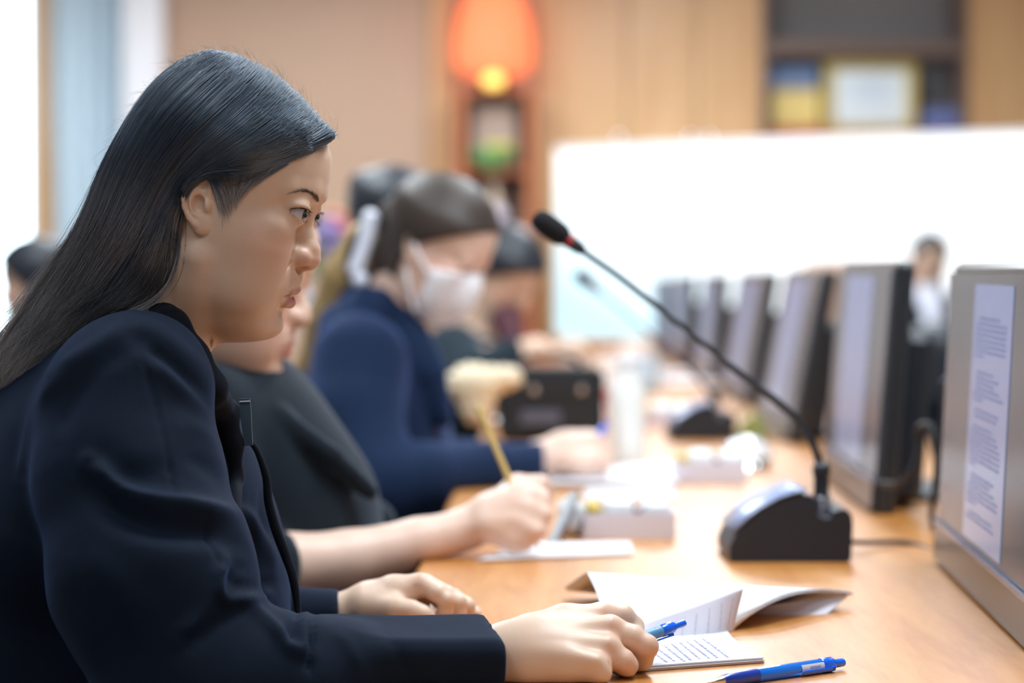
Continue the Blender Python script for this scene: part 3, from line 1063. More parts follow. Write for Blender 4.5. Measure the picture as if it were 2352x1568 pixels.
# the single leaf standing up in front with show-through print
leaf = [
    [(1420, 1502, 2.02), (1500, 1486, 2.045), (1600, 1470, 2.065), (1650, 1462, 2.08), (1684, 1449, 2.10)],
    [(1425, 1470, 2.03), (1500, 1466, 2.05), (1590, 1445, 2.068), (1650, 1432, 2.08), (1690, 1420, 2.10)],
    [(1440, 1444, 2.05), (1500, 1424, 2.06), (1590, 1393, 2.08), (1650, 1371, 2.09), (1708, 1350, 2.10)],
]
lf = page('loose_leaf', sheet(leaf, 14, 18), M['paper_back'], bk)
Gl = sheet(leaf, 40, 40)
tx = MB()
for i in range(6):
    j = 37 - i * 4 - 1
    for s in range(5, 33 - i):
        if (s * 13 + i * 5) % 7 == 0:
            continue
        p0, p1 = Gl[s, j], Gl[s + 1, j]
        p2, p3 = Gl[s + 1, j - 1] * .5 + Gl[s + 1, j] * .5, Gl[s, j - 1] * .5 + Gl[s, j] * .5
        o_ = np.array([0, -.0009, .0002])
        tx.add([p0 * .85 + p1 * .15 + o_, p1 * .8 + p0 * .2 + o_, p2 * .8 + p3 * .2 + o_, p3 * .85 + p2 * .15 + o_], [(0, 1, 2, 3)])
tx.build('print', M['ink_faint'], lf)


# ================================================================ PENS
M['pen_blue'] = mat('pen_blue', srgb(4, 104, 246), .18, coat=.5, noise=.04, nscale=80)
M['pen_clear'] = mat('pen_clear_blue', srgb(24, 132, 255), .10, coat=.4, trans=.30, noise=.03)
M['pen_grip'] = mat('pen_grip', srgb(92, 150, 205), .4, noise=.04)
M['pen_dark'] = mat('pen_dark_blue', srgb(24, 60, 170), .25, coat=.4, noise=.04)
M['label_white'] = mat('label_white', srgb(214, 222, 236), .5, noise=.02)


def pen(a, b, label, r=.0050, grip_mat='pen_dark', with_label=False):
    a, b = np.array(a), np.array(b)
    L = np.linalg.norm(b - a)
    A = axisM(a, b)
    o = empty('pen', tuple((a + b) / 2), label, 'pen')
    MB().lathe([(.0006, 0), (.0009, .004), (.0022, .009), (.0036, .016)], 18, A).build('tip', M['chrome'], o)
    MB().lathe([(.0037, .016), (r * .9, .022), (r, .032), (r, .050), (r * .97, .052)], 24, A).build('grip', M[grip_mat], o)
    MB().lathe([(r * .98, .052), (r, .053), (r, L - .028), (r * .98, L - .027)], 24, A).build('barrel', M['pen_clear' if with_label else 'pen_grip'], o)
    MB().lathe([(r * 1.02, L - .027), (r * 1.08, L - .026), (r * 1.08, L - .015), (r * .85, L - .013), (r * .8, L - .012)], 24, A).build('collar', M['pen_blue'], o)
    MB().lathe([(r * .62, L - .0125), (r * .62, L - .002), (r * .55, L - .0005), (r * .2, L)], 18, A).build('push_button', M['pen_blue'], o)
    Mc = A @ Matrix.Rotation(math.radians(200 if with_label else 250), 4, 'Z')
    MB().box((r + .0008, -.0018, L - .052), (r + .0022, .0018, L - .016), Mc, bev=.0005).box((r * .6, -.0018, L - .02), (r + .0022, .0018, L - .016), Mc, bev=.0005).build('clip', M['pen_blue'], o)
    if with_label:
        # price label wrapped on the barrel
        lb = MB()
        n = 14
        G = np.array([[tuple(A @ Vector((r * 1.03 * math.cos(t), r * 1.03 * math.sin(t), zz))) for t in np.linspace(math.radians(LB0), math.radians(LB1), n)] for zz in (L - .052, L - .027)])
        lb.grid(G).build('label', M['label_white'], o)
        G2 = []
        tx = MB()
        for i in range(9):
            t0 = math.radians(LB0 + 20 + (i % 2) * 3)
            z_ = L - .043 + i * .0013
            tx.add([tuple(A @ Vector((r * 1.045 * math.cos(t), r * 1.045 * math.sin(t), zz))) for t, zz in ((t0, z_), (t0 + .35, z_), (t0 + .35, z_ + .0008), (t0, z_ + .0008))], [(0, 1, 2, 3)])
        tx.build('print', M['ink'], o)
    return o


LB0, LB1 = 140, 300
pen(np.array([.1475, 1.819, TZ + .0052]), np.array([.2632, 1.912, TZ + .0058]), 'blue ballpoint pen with a white label lying on the table in front of the booklet', with_label=True, r=.0055)
pen(P(1392, 1492, 1.875), P(1573, 1430, 1.93), 'light blue click pen held in the near woman\'s right hand', r=.0046, grip_mat='pen_grip')

# ================================================================ CLUTTER ALONG THE TABLE
M['box_white'] = mat('white_card', srgb(226, 224, 236), .55, noise=.03, nscale=20)
M['mustard'] = mat('mustard', srgb(206, 176, 70), .5, noise=.05)
M['cloth_white'] = mat('white_plastic', srgb(240, 246, 252), .4, noise=.02)
M['clear'] = mat('clear_plastic', (.95, 1, .98), .06, trans=1.0, noise=.01)
M['taupe'] = mat('taupe', srgb(160, 140, 140), .5, noise=.05)


def snack_tray(cx, cy, label, lean=0.0):
    o = empty('snack_box', (cx, cy, TZ), label, 'box', 'snack boxes on the table')
    w2, d2, h = .055, .045, .03
    t = .0015
    x0, x1, y0, y1, z0 = cx - w2, cx + w2, cy - d2, cy + d2, TZ
    for nm, lo, hi in (('bottom', (x0, y0, z0), (x1, y1, z0 + t)), ('wall', (x0, y0, z0 + t), (x1, y0 + t, z0 + h)), ('wall', (x0, y1 - t, z0 + t), (x1, y1, z0 + h)), ('wall', (x0, y0 + t, z0 + t), (x0 + t, y1 - t, z0 + h)), ('wall', (x1 - t, y0 + t, z0 + t), (x1, y1 - t, z0 + h))):
        MB().box(lo, hi).build(nm, M['box_white'], o)
    MB().box((x0 + .006, y0 + .006, z0 + .003), (x0 + .020, y1 - .01, z0 + .040), bev=.004).build('packet', M['mustard'], o, label='mustard-coloured packet')
    MB().box((x0 + .024, y0 + .006, z0 + .003), (x0 + .060, y1 - .012, z0 + .046), bev=.006).build('packet', M['cloth_white'], o)
    MB().box((x0 + .063, y0 + .008, z0 + .003), (x0 + .070, y1 - .012, z0 + .036), bev=.003).build('packet', M['taupe'], o, label='taupe packet')
    MB().box((x0 + .073, y0 + .006, z0 + .003), (x0 + .103, y1 - .012, z0 + .044), bev=.006).build('packet', M['cloth_white'], o)
    return o


q = P(1440, 1235, 2.90)
snack_tray(q[0] + .002, 2.92, 'open white snack box of packets between the pencil hand and the table microphone')
q = P(1625, 1110, 3.75)
snack_tray(q[0], 3.72, 'open white snack box of packets farther along, behind the first one')
q = P(1545, 985, 4.95)
snack_tray(q[0], 5.1, 'third open white snack box, blurred, left of the second microphone')


def paper_sheet(pts, name, label, z=.0006, n=3):
    o = empty(name, tuple(np.mean([np.array(p) for p in pts], 0)), label, 'paper')
    for k in range(n):
        v0 = [(p[0] + .002 * k, p[1] - .001 * k, TZ + z + .0009 * k) for p in pts]
        v1 = [(a, b_, c_ + .0007) for a, b_, c_ in v0]
        MB().add(v0 + v1, [(3, 2, 1, 0), (4, 5, 6, 7), (0, 1, 5, 4), (1, 2, 6, 5), (2, 3, 7, 6), (3, 0, 4, 7)]).build('sheet', M['paper'], o)
    return o


def T(px_, py_, z=TZ):
    c, s = math.cos(PITCH), math.sin(PITCH)
    v = (784 - py_) / FPX
    dy, dz = c + v * s, -s + v * c
    t = (z - CAM_Z) / dz
    return (t * (px_ - 1176) / FPX, dy * t, z)


paper_sheet([T(1092, 1290), T(1446, 1276), T(1440, 1248), T(1190, 1250)], 'notepad', 'white notepad under the pencil hand of the woman behind')
paper_sheet([T(1250, 1118), T(1535, 1118), T(1530, 1068), T(1270, 1088)], 'paper_stack', 'white papers under the masked woman\'s writing hand', n=8)
paper_sheet([T(1345, 1150), T(1540, 1150), T(1535, 1124), T(1340, 1126)], 'paper_stack', 'narrow white papers just behind the nearest snack box', n=4)
# phone leaning in the second woman's papers
ph = empty('smartphone', tuple(P(1295, 1240, 2.80)), 'dark smartphone propped up beside the pencil hand', 'phone')
a, b, c_, dd = P(1268, 1256, 2.80), P(1325, 1132, 2.86), P(1338, 1132, 2.93), P(1282, 1256, 2.87)
nn = np.cross(np.array(b) - a, np.array(dd) - a)
nn /= np.linalg.norm(nn)
vs = [a, b, c_, dd]
MB().add(vs + [v + nn * .008 for v in vs], [(0, 1, 2, 3), (7, 6, 5, 4), (0, 4, 5, 1), (1, 5, 6, 2), (2, 6, 7, 3), (3, 7, 4, 0)]).build('phone_body', M['bezel'], ph)
vv = [np.array(v) * .9 + .1 * (a + c_) / 2 - nn * .0006 for v in vs]
MB().add(vv + [v - nn * .0005 for v in vv], [(0, 1, 2, 3), (7, 6, 5, 4), (0, 4, 5, 1), (1, 5, 6, 2), (2, 6, 7, 3), (3, 7, 4, 0)]).build('screen', M['base_grey'], ph)
MB().box(tuple(np.array(P(1280, 1256, 2.9)) * [1, 1, 0] + [0, 0, TZ]), tuple(np.array(P(1280, 1256, 2.9)) * [1, 1, 0] + [.035, .04, TZ + .045]), bev=.01).build('phone_stand', M['cloth_white'], ph)

# drinking glass / bottle, tall pale shape
gx, gy, _ = T(1440, 1066)
gl = empty('water_bottle', (gx, gy, TZ), 'tall clear water bottle with white cap beside the masked woman\'s hand', 'bottle')
MB().lathe([(.026, 0), (.030, .004), (.030, .11), (.028, .125), (.014, .15), (.013, .165)], 28, Matrix.Translation((gx, gy, TZ))).build('bottle_body', mat('frosted_plastic', srgb(246, 252, 250), .35, trans=.0, noise=.02), gl)
MB().lathe([(.015, .160), (.0155, .162), (.0155, .178), (.014, .18)], 24, Matrix.Translation((gx, gy, TZ))).build('cap', M['cloth_white'], gl)
gx, gy, _ = T(1372, 985)
gl = empty('paper_cup', (gx, gy, TZ), 'red paper cup at the right side of the black handbag', 'cup')
MB().lathe([(.022, 0), (.028, .06), (.030, .078), (.032, .08), (.030, .082), (.027, .078), (.02, .01)], 24, Matrix.Translation((gx + .045, gy, TZ))).build('cup_body', mat('red_paper', srgb(206, 88, 88), .5, noise=.05), gl)

# dome dish, highlight put in as white body, and clear packet near second microphone
dx, dy_, _ = T(1715, 1076)
do = empty('plastic_lid', (dx, dy_, TZ), 'clear plastic dome lid, its glint put in as opaque white, behind the table microphone', 'lid')
MB().lathe([(.040, 0), (.043, .002), (.040, .006), (.036, .018), (.026, .028), (.012, .034), (.001, .035)], 32, Matrix.Translation((dx, dy_, TZ + .018))).build('dome', mat('dome_glint_white', (.92, .95, 1), .06, coat=1.0, spec=1.0, noise=.01), do)
MB().lathe([(.034, 0), (.040, .015), (.041, .018)], 32, Matrix.Translation((dx, dy_, TZ))).build('bowl', M['clear'], do)
cx_, cy_, _ = T(1730, 1010)
cp = empty('clear_packet', (cx_, cy_, TZ), 'pointed clear packet with yellow-green contents beside the second microphone', 'packet')
pr = [(-.075, 0), (.085, 0), (.02, .075), (.005, .078)]
MB().prism([(cx_ + a, TZ + b) for a, b in pr], cy_ - .03, cy_ + .03).build('wrapper', M['clear'], cp)
MB().prism([(cx_ - .05, TZ + .003), (cx_ + .03, TZ + .003), (cx_ + .01, TZ + .05), (cx_, TZ + .052)], cy_ - .02, cy_ + .02).build('contents', mat('lime', srgb(190, 200, 120), .5, noise=.1), cp)

# pale clutter farther down the table
rr = random.Random(3)
CL = [(1420, 905, 'white mug farther down the table right of the handbag', 'mug'), (1480, 900, 'pale blue mug farther down the table', 'mug'), (1455, 850, 'small white mug near the far end of the table', 'mug')]
for i, (a, b, lab, cat_) in enumerate(CL):
    x, y, _ = T(a, b)
    mg = empty('mug', (x, y, TZ), lab, 'mug')
    mc = M['cloth_white'] if i != 1 else mat('pale_blue', srgb(186, 216, 238), .3, coat=.4, noise=.03)
    MB().lathe([(.034, 0), (.04, .006), (.042, .09), (.039, .09), (.036, .01)], 24, Matrix.Translation((x, y, TZ))).build('mug_body', mc, mg)
    MB().tube(crom([(x + .04, y, TZ + .07), (x + .066, y, TZ + .062), (x + .066, y, TZ + .035), (x + .04, y, TZ + .025)], 14), .005, 8).build('handle', mc, mg)
PK = [((1500, 945), 'pale tray of papers beside the water bottle'), ((1560, 880), 'papers near the third monitor'), ((1400, 940), 'white folded papers right of the black handbag'), ((1510, 860), 'blurred papers at the fifth monitor'), ((1440, 815), 'blurred papers at the far end of the table')]
for i, ((a, b), lab) in enumerate(PK):
    x, y, _ = T(a, b)
    paper_sheet([(x - .10, y - .13, 0), (x + .10, y - .12, 0), (x + .11, y + .13, 0), (x - .10, y + .14, 0)], 'paper_stack', lab, n=5 + 3 * (i % 2))

# black handbag with cream pompom
hx, hy, _ = T(1262, 1010)
hb = empty('handbag', (hx, hy, TZ), 'black structured handbag standing on the table by the masked woman', 'bag')
MB().box((hx - .098, hy - .06, TZ), (hx + .104, hy + .06, TZ + .142), bev=.014).build('bag_body', M['leather'], hb)
MB().box((hx - .09, hy - .064, TZ + .085), (hx + .093, hy - .058, TZ + .140), bev=.002).build('flap', M['leather'], hb)
MB().tube(crom([(hx - .06, hy, TZ + .12), (hx - .045, hy, TZ + .158), (hx + .045, hy, TZ + .158), (hx + .06, hy, TZ + .12)], 24), .006, 10).build('handle', M['leather'], hb)
for s in (-.03, .06):
    MB().lathe([(.001, 0), (.006, .001), (.007, .003), (.003, .004)], 16, Matrix.Translation((hx + s, hy - .064, TZ + .10)) @ Matrix.Rotation(PI / 2, 4, 'X')).build('stud', M['chrome'], hb)
MB().box((hx - .055, hy - .0665, TZ + .035), (hx + .02, hy - .0635, TZ + .06), bev=.001).build('plate', mat('dull_plate', srgb(96, 100, 120), .4, noise=.04), hb)
kx, ky, _ = T(1146, 1000)
kc = empty('key_charm', (kx - .0, ky, TZ + .02), 'round silver charm and brown tag hanging left of the handbag', 'charm')
MB().lathe(lantern_prof(.014, .026, 12), 20, Matrix.Translation((P(1144, 970, ky)[0], ky, P(1144, 970, ky)[2] - .013))).build('charm_ball', M['chrome'], kc)
MB().box((kx + .0, ky + .01, TZ), (kx + .03, ky + .018, TZ + .035), bev=.004).build('tag_leather', M['shrine_wood'], kc)
# black office chair beyond the monitors
ox, oy = 1.25, 6.0
oc = empty('office_chair', (ox, oy, 0), 'black leather office chair beyond the monitors at the right', 'chair')


def fo(p):
    return smin(rbox(p, (ox, oy, .70), (.27, .05, .25), .048), rbox(p, (ox, oy - .02, .83), (.24, .06, .12), .058), .02)


V, Q = surfnet(fo, (ox - .32, oy - .12, .42), (ox + .32, oy + .12, 1.02), .012)
mesh_np('backrest', V, Q, M['leather'], oc)
V, Q = surfnet(lambda p: rbox(p, (ox, oy - .27, .46), (.27, .26, .055), .05), (ox - .32, oy - .56, .38), (ox + .32, oy + .02, .54), .014)
mesh_np('seat', V, Q, M['leather'], oc)
MB().tube([(ox, oy - .27, .08), (ox, oy - .27, .42)], .03, 16).build('column', M['chrome'], oc)
for k in range(5):
    a = 2 * PI * k / 5
    lg = MB().tube([(ox, oy - .27, .10), (ox + .28 * math.cos(a), oy - .27 + .28 * math.sin(a), .065)], [.026, .016], 10).build('leg', M['black_plastic'], oc)
    MB().lathe([(.01, -.012), (.03, -.012), (.03, .012), (.01, .012)], 16, Matrix.Translation((ox + .28 * math.cos(a), oy - .27 + .28 * math.sin(a), .03)) @ Matrix.Rotation(PI / 2, 4, 'X')).build('caster', M['black_plastic'], lg)
# loop of cable behind the nearest monitor
lp = [P(2020, 1110, 3.05), P(2060, 1112, 3.02), P(2095, 1080, 3.0), P(2112, 1020, 3.0), P(2108, 985, 3.0), P(2132, 975, 2.98), P(2150, 1010, 2.97), P(2150, 1090, 2.97), P(2140, 1180, 2.97), P(2152, 1230, 2.98)]
MB().tube(crom(lp, 60), .0042, 8).build('cable', M['rubber'], origin=tuple(lp[0]), label='looped black cable hanging behind the two nearest monitors', cat='cable')
px_, py_ = P(2130, 900, 2.98)[0] + .055, 2.985
ct = empty('computer_case', (px_ + .05, py_, TZ), 'black upright computer case behind the nearest monitor', 'computer')
MB().box((px_ - .02, py_ - .12, TZ + .008), (px_ + .09, py_ + .12, P(1176, 868, 3.0)[2]), bev=.008).build('case', M['black_plastic'], ct)
MB().box((px_ - .022, py_ - .10, TZ), (px_ + .08, py_ + .10, TZ + .0075), bev=.002).build('foot', M['rubber'], ct)
# ================================================================ HEAD (head-local millimetres: x forward, y to the person's left, z up)
HZ = np.array([-125, -110, -106, -103, -98, -91, -83, -73, -58, -41, -25, -10, 4, 14, 24, 34, 60, 80], float)
HXF = np.array([0, 10, 24, 37, 45, 50, 51, 51.5, 53.5, 54.5, 51, 50, 51.5, 54.5, 58.5, 59.5, 56, 46], float)
HW = np.array([2, 14, 22, 28, 34, 42, 49, 55, 60, 64, 66.5, 67.5, 67, 67, 68, 70, 70, 64], float)
HXC = np.array([5, 5, 5, 5, 2, 0, -3, -6, -6, -5, -6, -8, -12, -15, -18, -20, -24, -26], float)
HXB = np.array([-15, -20, -28, -36, -46, -55, -62, -66, -70, -74, -78, -82, -88, -92, -93, -94, -96, -92], float)


def pchip(z, xs, ys):
    """smooth interpolation (Catmull-Rom on a dense table)"""
    zz = np.linspace(xs[0], xs[-1], 400)
    yy = np.interp(zz, xs, ys)
    k = np.ones(17) / 17
    pad = np.pad(yy, 8, mode='edge')
    yy = np.convolve(pad, k, 'valid')
    return np.interp(z, zz, yy)


def face_core(p):
    x, y, z = p[:, 0], p[:, 1], p[:, 2]
    xf = pchip(z, HZ, HXF)
    W = pchip(z, HZ, HW)
    xc = pchip(z, HZ, HXC)
    xb = pchip(z, HZ, HXB)
    af = np.maximum(xf - xc, 4)
    ab = np.maximum(xc - xb, 4)
    a = np.where(x > xc, af, ab)
    n = 2.25
    r = (np.abs((x - xc) / a) ** n + np.abs(y / W) ** n) ** (1 / n)
    f = (r - 1) * np.minimum(a, W) * .92
    cap_ = np.maximum(-112 - z, z - 62)
    f = smax(f, cap_, 10)
    return f


EYE = (45.4, 31.0, 8.0)


def head_core(p):
    f = face_core(p)
    f = smin(f, ell(p, (-25, 0, 40), (84.5, 73, 71)), 14)
    return f


def head_sdf(p, eyes=True):
    q = p.copy()
    q[:, 1] = np.abs(q[:, 1])
    f = head_core(q)
    # soft tissue
    f = smin(f, ell(q, (24, 35, -24), (27, 26, 30)), 12)          # cheek
    f = smin(f, ell(q, (20, 34, -56), (26, 22, 28)), 14)          # lower cheek
    f = smin(f, ell(q, (12, 8, -88), (33, 30, 19)), 12)           # under the chin
    f = smin(f, ell(q, (41, 0, -87), (13.8, 15, 10.5)), 6)          # chin
    f = smin(f, ell(q, (41.5, 0, -52), (14, 26, 18)), 10)           # muzzle
    f = smin(f, chain(q, [(52, 0, 25, 9), (50, 20, 26.5, 9), (38, 42, 25, 9)], 3), 8)   # brow ridge
    # orbit hollow
    f = smax(f, -ell(q, (58, 24, 4), (12, 15, 11)), 9)
    f = smin(f, ell(q, (35, 37, -6), (14, 17, 10)), 12)
    # upper lid and lower lid volumes
    e = q - np.array(EYE)
    re = np.linalg.norm(e, axis=1)
    f = smin(f, ell(q, (46.2, 31, 13.5), (12.5, 16.5, 9)), 5)
    f = smin(f, re - 13.2, 3.0)
    # nose
    f = smin(f, chain(q, [(51.0, 0, 15, 7.8), (52.6, 0, 3, 6.0), (55.2, 0, -8, 7), (60.8, 0, -20, 9.4), (62.6, 0, -26.5, 9.8)], 2), 7)
    f = smin(f, ell(q, (56.0, 11.2, -27.0), (10.0, 6.0, 7.4)), 6)
    f = smin(f, ell(q, (54.5, 0, -45), (6.3, 13, 9)), 5)
    f = smin(f, cap(q, (62, 0, -30), (56.0, 0, -37), 5.5, 4.6), 3)
    f = smax(f, -ell(q, (60.0, 8.0, -36.6), (6.4, 3.8, 4.6)), 1.0)
    f = smax(f, -chain(q, [(58, 20.5, -21, 1.2), (49, 21.5, -28, 1.6), (47, 20, -37, 1.2)]), 4)      # alar crease
    f = smax(f, -chain(q, [(48.5, 23, -34, 1.4), (45.5, 30.5, -49, 1.5), (40.5, 33, -62, 1.3), (36, 33, -70, .6)]), 6)       # nasolabial fold
    # lips
    f = smax(f, -ell(q, (64, 0, -46), (3.4, 2.6, 7)), 3)             # philtrum
    up = chain(q, [(57.4, 3.5, -53.6, 4.4), (54.6, 12, -55.2, 4.1), (47.5, 22.5, -60.3, 2.0)], 2)
    lo = chain(q, [(55.6, 0, -65.4, 5.2), (52.5, 10, -65.2, 4.8), (46.5, 20.5, -61.8, 2.2)], 2)
    f = smax(f, -chain(q, [(60.0, 0, -75.0, 4.6), (54.5, 12, -74, 3.2)], 1), 6)
    f = smin(f, up, 2.6)
    f = smin(f, lo, 2.6)
    f = smax(f, -chain(q, [(64.5, 0, -59.6, .8), (59.5, 8, -59.4, .8), (54, 16, -60.2, .8), (47.0, 24.0, -61.6, .9), (44.8, 25.5, -62.4, .6)]), 1.4)
    if eyes:
        az = np.arctan2(e[:, 1], e[:, 0])
        el = np.arcsin(np.clip(e[:, 2] / (re + 1e-9), -1, 1))
        t = np.clip((np.degrees(az) + 48) / 142, 0, 1)
        s = np.sin(PI * t)
        mid = -8 + 10 * t
        hi_ = mid + 25 * s ** .55
        lo_ = mid - 17 * np.sin(PI * t ** .85) ** .9
        inside = np.minimum(hi_ - np.degrees(el), np.degrees(el) - lo_)
        inside = np.where((t > 0) & (t < 1), inside, -20) * PI / 180 * 13
        carve = np.maximum(-inside, np.maximum(re - 17, -(e[:, 0] + 7)))
        f = smax(f, -carve, .7)
        # lid crease
        cr_ = np.radians(mid + 25 * s ** .55 + 12)
        ring = np.sqrt(((el - cr_) * 13.5) ** 2 + (re - 14.2) ** 2) - .35
        ring = np.where((t > .08) & (t < .92), ring, 5)
        f = smax(f, -ring, 1.1)
    # ear
    f2 = ear_sdf(q)
    f = smin(f, f2, 1.6)
    return f


def ear_sdf(q):
    """right/left ear by symmetry; helix, antihelix, tragus, lobe"""
    # frame: u forward, v up on the side of the head, w outwards, plate tilted outwards towards the back
    ex, ez, ey0 = -23.0, -1.5, 69.5
    u = (q[:, 0] - ex) * 1.1
    v = (q[:, 2] - ez) * 1.1
    tilt = .27
    wv = (q[:, 1] - ey0) + u * tilt * 1.0
    a = math.radians(-10)
    uu = (u * math.cos(a) - v * math.sin(a)) * 1.08
    vv = u * math.sin(a) + v * math.cos(a)
    e = np.stack([uu, vv, wv], 1)
    plate = ell(e, (-2.0, 3, 0.0), (13.0, 24.5, 3.2))
    lobe = ell(e, (3.6, -20.0, .2), (9, 9.5, 3.6))
    d = smin(plate, lobe, 5)
    hel = chain(e, [(8.5, 4, 0.5, 2.2), (10.5, 14, 2.0, 2.5), (8.5, 22.5, 3.0, 2.7), (1, 27.0, 3.6, 2.8), (-7.5, 23.5, 3.8, 2.7), (-12.5, 15, 3.4, 2.6), (-14.2, 4, 3.0, 2.5), (-12.4, -6, 2.4, 2.5), (-7.5, -14.5, 2.0, 3.2), (-2, -20, 1.6, 4.2)], 1.0)
    d = smin(d, hel, 1.6)
    anti = chain(e, [(2, 17, 1.6, 1.7), (-4.2, 10.5, 2.2, 2.2), (-7.6, 2, 2.4, 2.4), (-6.4, -7, 2.4, 2.5), (-1.0, -12.5, 2.4, 2.6)], 1)
    d = smin(d, anti, 1.5)
    d = smin(d, chain(e, [(6, 9, 1.2, 1.5), (-4, 9.5, 2.0, 1.9)], 1), 1.5)
    trag = ell(e, (7.8, -3.5, 2.6), (4.2, 5.4, 3.4))
    d = smin(d, trag, 3)
    d = smax(d, -ell(e, (.2, -2.8, 3.4), (6.0, 8.6, 6.6)), 1.2)
    d = smax(d, -ell(e, (3.6, -3.0, -1.0), (3.4, 5.4, 6)), 1.0)     # concha
    d = smax(d, -chain(e, [(4.6, 16.0, 3.9, 2.1), (-3, 19.0, 4.4, 2.2), (-9.2, 10, 4.0, 1.8), (-10.4, 0, 4.2, 1.3), (-8.8, -8, 3.8, 1.0)]), 1.3)   # scapha
    d = smax(d, -ell(e, (3.4, 12.8, 4.4), (3.4, 3.0, 3.4)), 1.2)
    d = smin(d, cap(e, (4, 4, -7), (2, -3, -10), 6), 4)
    return d


def lip_mask(V):
    q = V.copy()
    q[:, 1] = np.abs(q[:, 1])
    up = chain(q, [(57.4, 3.5, -53.9, 4.0), (54.6, 12, -55.6, 3.6), (47.5, 22.8, -60.3, 1.4)], 2)
    lo = chain(q, [(55.6, 0, -65.0, 4.9), (52.5, 10, -64.9, 4.5), (46.5, 20.5, -61.8, 1.6)], 2)
    return np.clip(1.0 - np.minimum(up, lo) / .9, 0, 1)


def skin_mat(name, c, c2, lips, blush):
    """skin: tone variation, permanent lip and cheek colour by vertex attribute"""
    m = bpy.data.materials.new(name)
    m.use_nodes = True
    nt = m.node_tree
    b = nt.nodes['Principled BSDF']
    b.inputs['Roughness'].default_value = .48
    b.inputs['Subsurface Weight'].default_value = .09
    b.inputs['Subsurface Radius'].default_value = (1.0, .5, .32)
    b.inputs['Subsurface Scale'].default_value = .005
    b.inputs['Coat Weight'].default_value = .06
    b.inputs['Coat Roughness'].default_value = .3
    tc = nt.nodes.new('ShaderNodeTexCoord')
    n = nt.nodes.new('ShaderNodeTexNoise')
    n.inputs['Scale'].default_value = 28
    n.inputs['Detail'].default_value = 5
    nt.links.new(tc.outputs['Object'], n.inputs[0])

    def mix(fac, A, B):
        x = nt.nodes.new('ShaderNodeMixRGB')
        if isinstance(fac, float):
            x.inputs[0].default_value = fac
        else:
            nt.links.new(fac, x.inputs[0])
        for k, v in ((1, A), (2, B)):
            if isinstance(v, tuple):
                x.inputs[k].default_value = (*v, 1)
            else:
                nt.links.new(v, x.inputs[k])
        return x.outputs[0]
    base = mix(n.outputs['Fac'], c, c2)
    ab = nt.nodes.new('ShaderNodeAttribute'); ab.attribute_name = 'blush'
    al = nt.nodes.new('ShaderNodeAttribute'); al.attribute_name = 'lip'
    base = mix(ab.outputs['Fac'], base, blush)
    base = mix(al.outputs['Fac'], base, lips)
    nt.links.new(base, b.inputs['Base Color'])
    v = nt.nodes.new('ShaderNodeTexVoronoi')
    v.inputs['Scale'].default_value = 1100
    nt.links.new(tc.outputs['Object'], v.inputs[0])
    bp = nt.nodes.new('ShaderNodeBump')
    bp.inputs['Strength'].default_value = .12
    bp.inputs['Distance'].default_value = .0004
    nt.links.new(v.outputs['Distance'], bp.inputs['Height'])
    nt.links.new(bp.outputs[0], b.inputs['Normal'])
    return m


M['skin'] = skin_mat('skin', srgb(226, 195, 172), srgb(218, 185, 161), srgb(178, 100, 100), srgb(220, 170, 146))
M['skin_pale'] = skin_mat('skin_pale', srgb(238, 206, 188), srgb(230, 196, 176), srgb(196, 92, 96), srgb(228, 164, 146))


class Head:
    def __init__(self, origin, pitch, yaw, scale=1.0, roll=0.0):
        # yaw > 0 turns the face towards the camera side (-Y) from +X
        Rp = Matrix.Rotation(math.radians(pitch), 3, 'Y')
        Ry = Matrix.Rotation(math.radians(-yaw), 3, 'Z')
        Rr = Matrix.Rotation(math.radians(roll), 3, 'X')
        self.R = np.array(Ry @ Rp @ Rr)
        self.o = np.array(origin, float)
        self.s = scale / 1000

    def w(self, L):
        return self.o + (np.asarray(L, float) @ self.R.T) * self.s

    def l(self, Wd):
        return ((np.asarray(Wd, float) - self.o) @ self.R) / self.s


def join(parts):
    n, V, Q = 0, [], []
    for v, q in parts:
        V.append(v)
        Q.append(q + n)
        n += len(v)
    return np.vstack(V), np.vstack(Q)


# coarse head shared by the other people
LV, LQ = surfnet(lambda p: head_sdf(p, False), (-126, -92, -122), (84, 92, 124), 3.2)
# ================================================================ THE WOMAN IN FRONT
HO = P(560, 480, 2.0)
H0 = Head(HO, 14, 4.6, 1.0)
W_ORIG = np.array([-.36, 2.03, .46])


def neck_sdf(p):
    """world metres"""
    a, b = P(404, 620, 2.0), P(280, 905, 2.02)
    d = cap(p, a, b, .050, .055)
    # sternomastoid line and collar bones under the jacket
    d = smin(d, cap(p, P(452, 590, 1.945), P(455, 800, 1.985), .010, .009), .016)
    return d


def woman_head(p):
    L = H0.l(p)
    return smin(head_sdf(L) / 1000, neck_sdf(p), .012)


# bounds of the rotated head
hv = surfnet(woman_head, HO + np.array([-.19, -.12, -.21]), HO + np.array([.10, .12, .145]), .00105)


def hand_bits(px2w, bones, k):
    pass


def Pr(x, y, Y, r):
    q = P(x, y, Y)
    return (q[0], q[1], q[2], r)


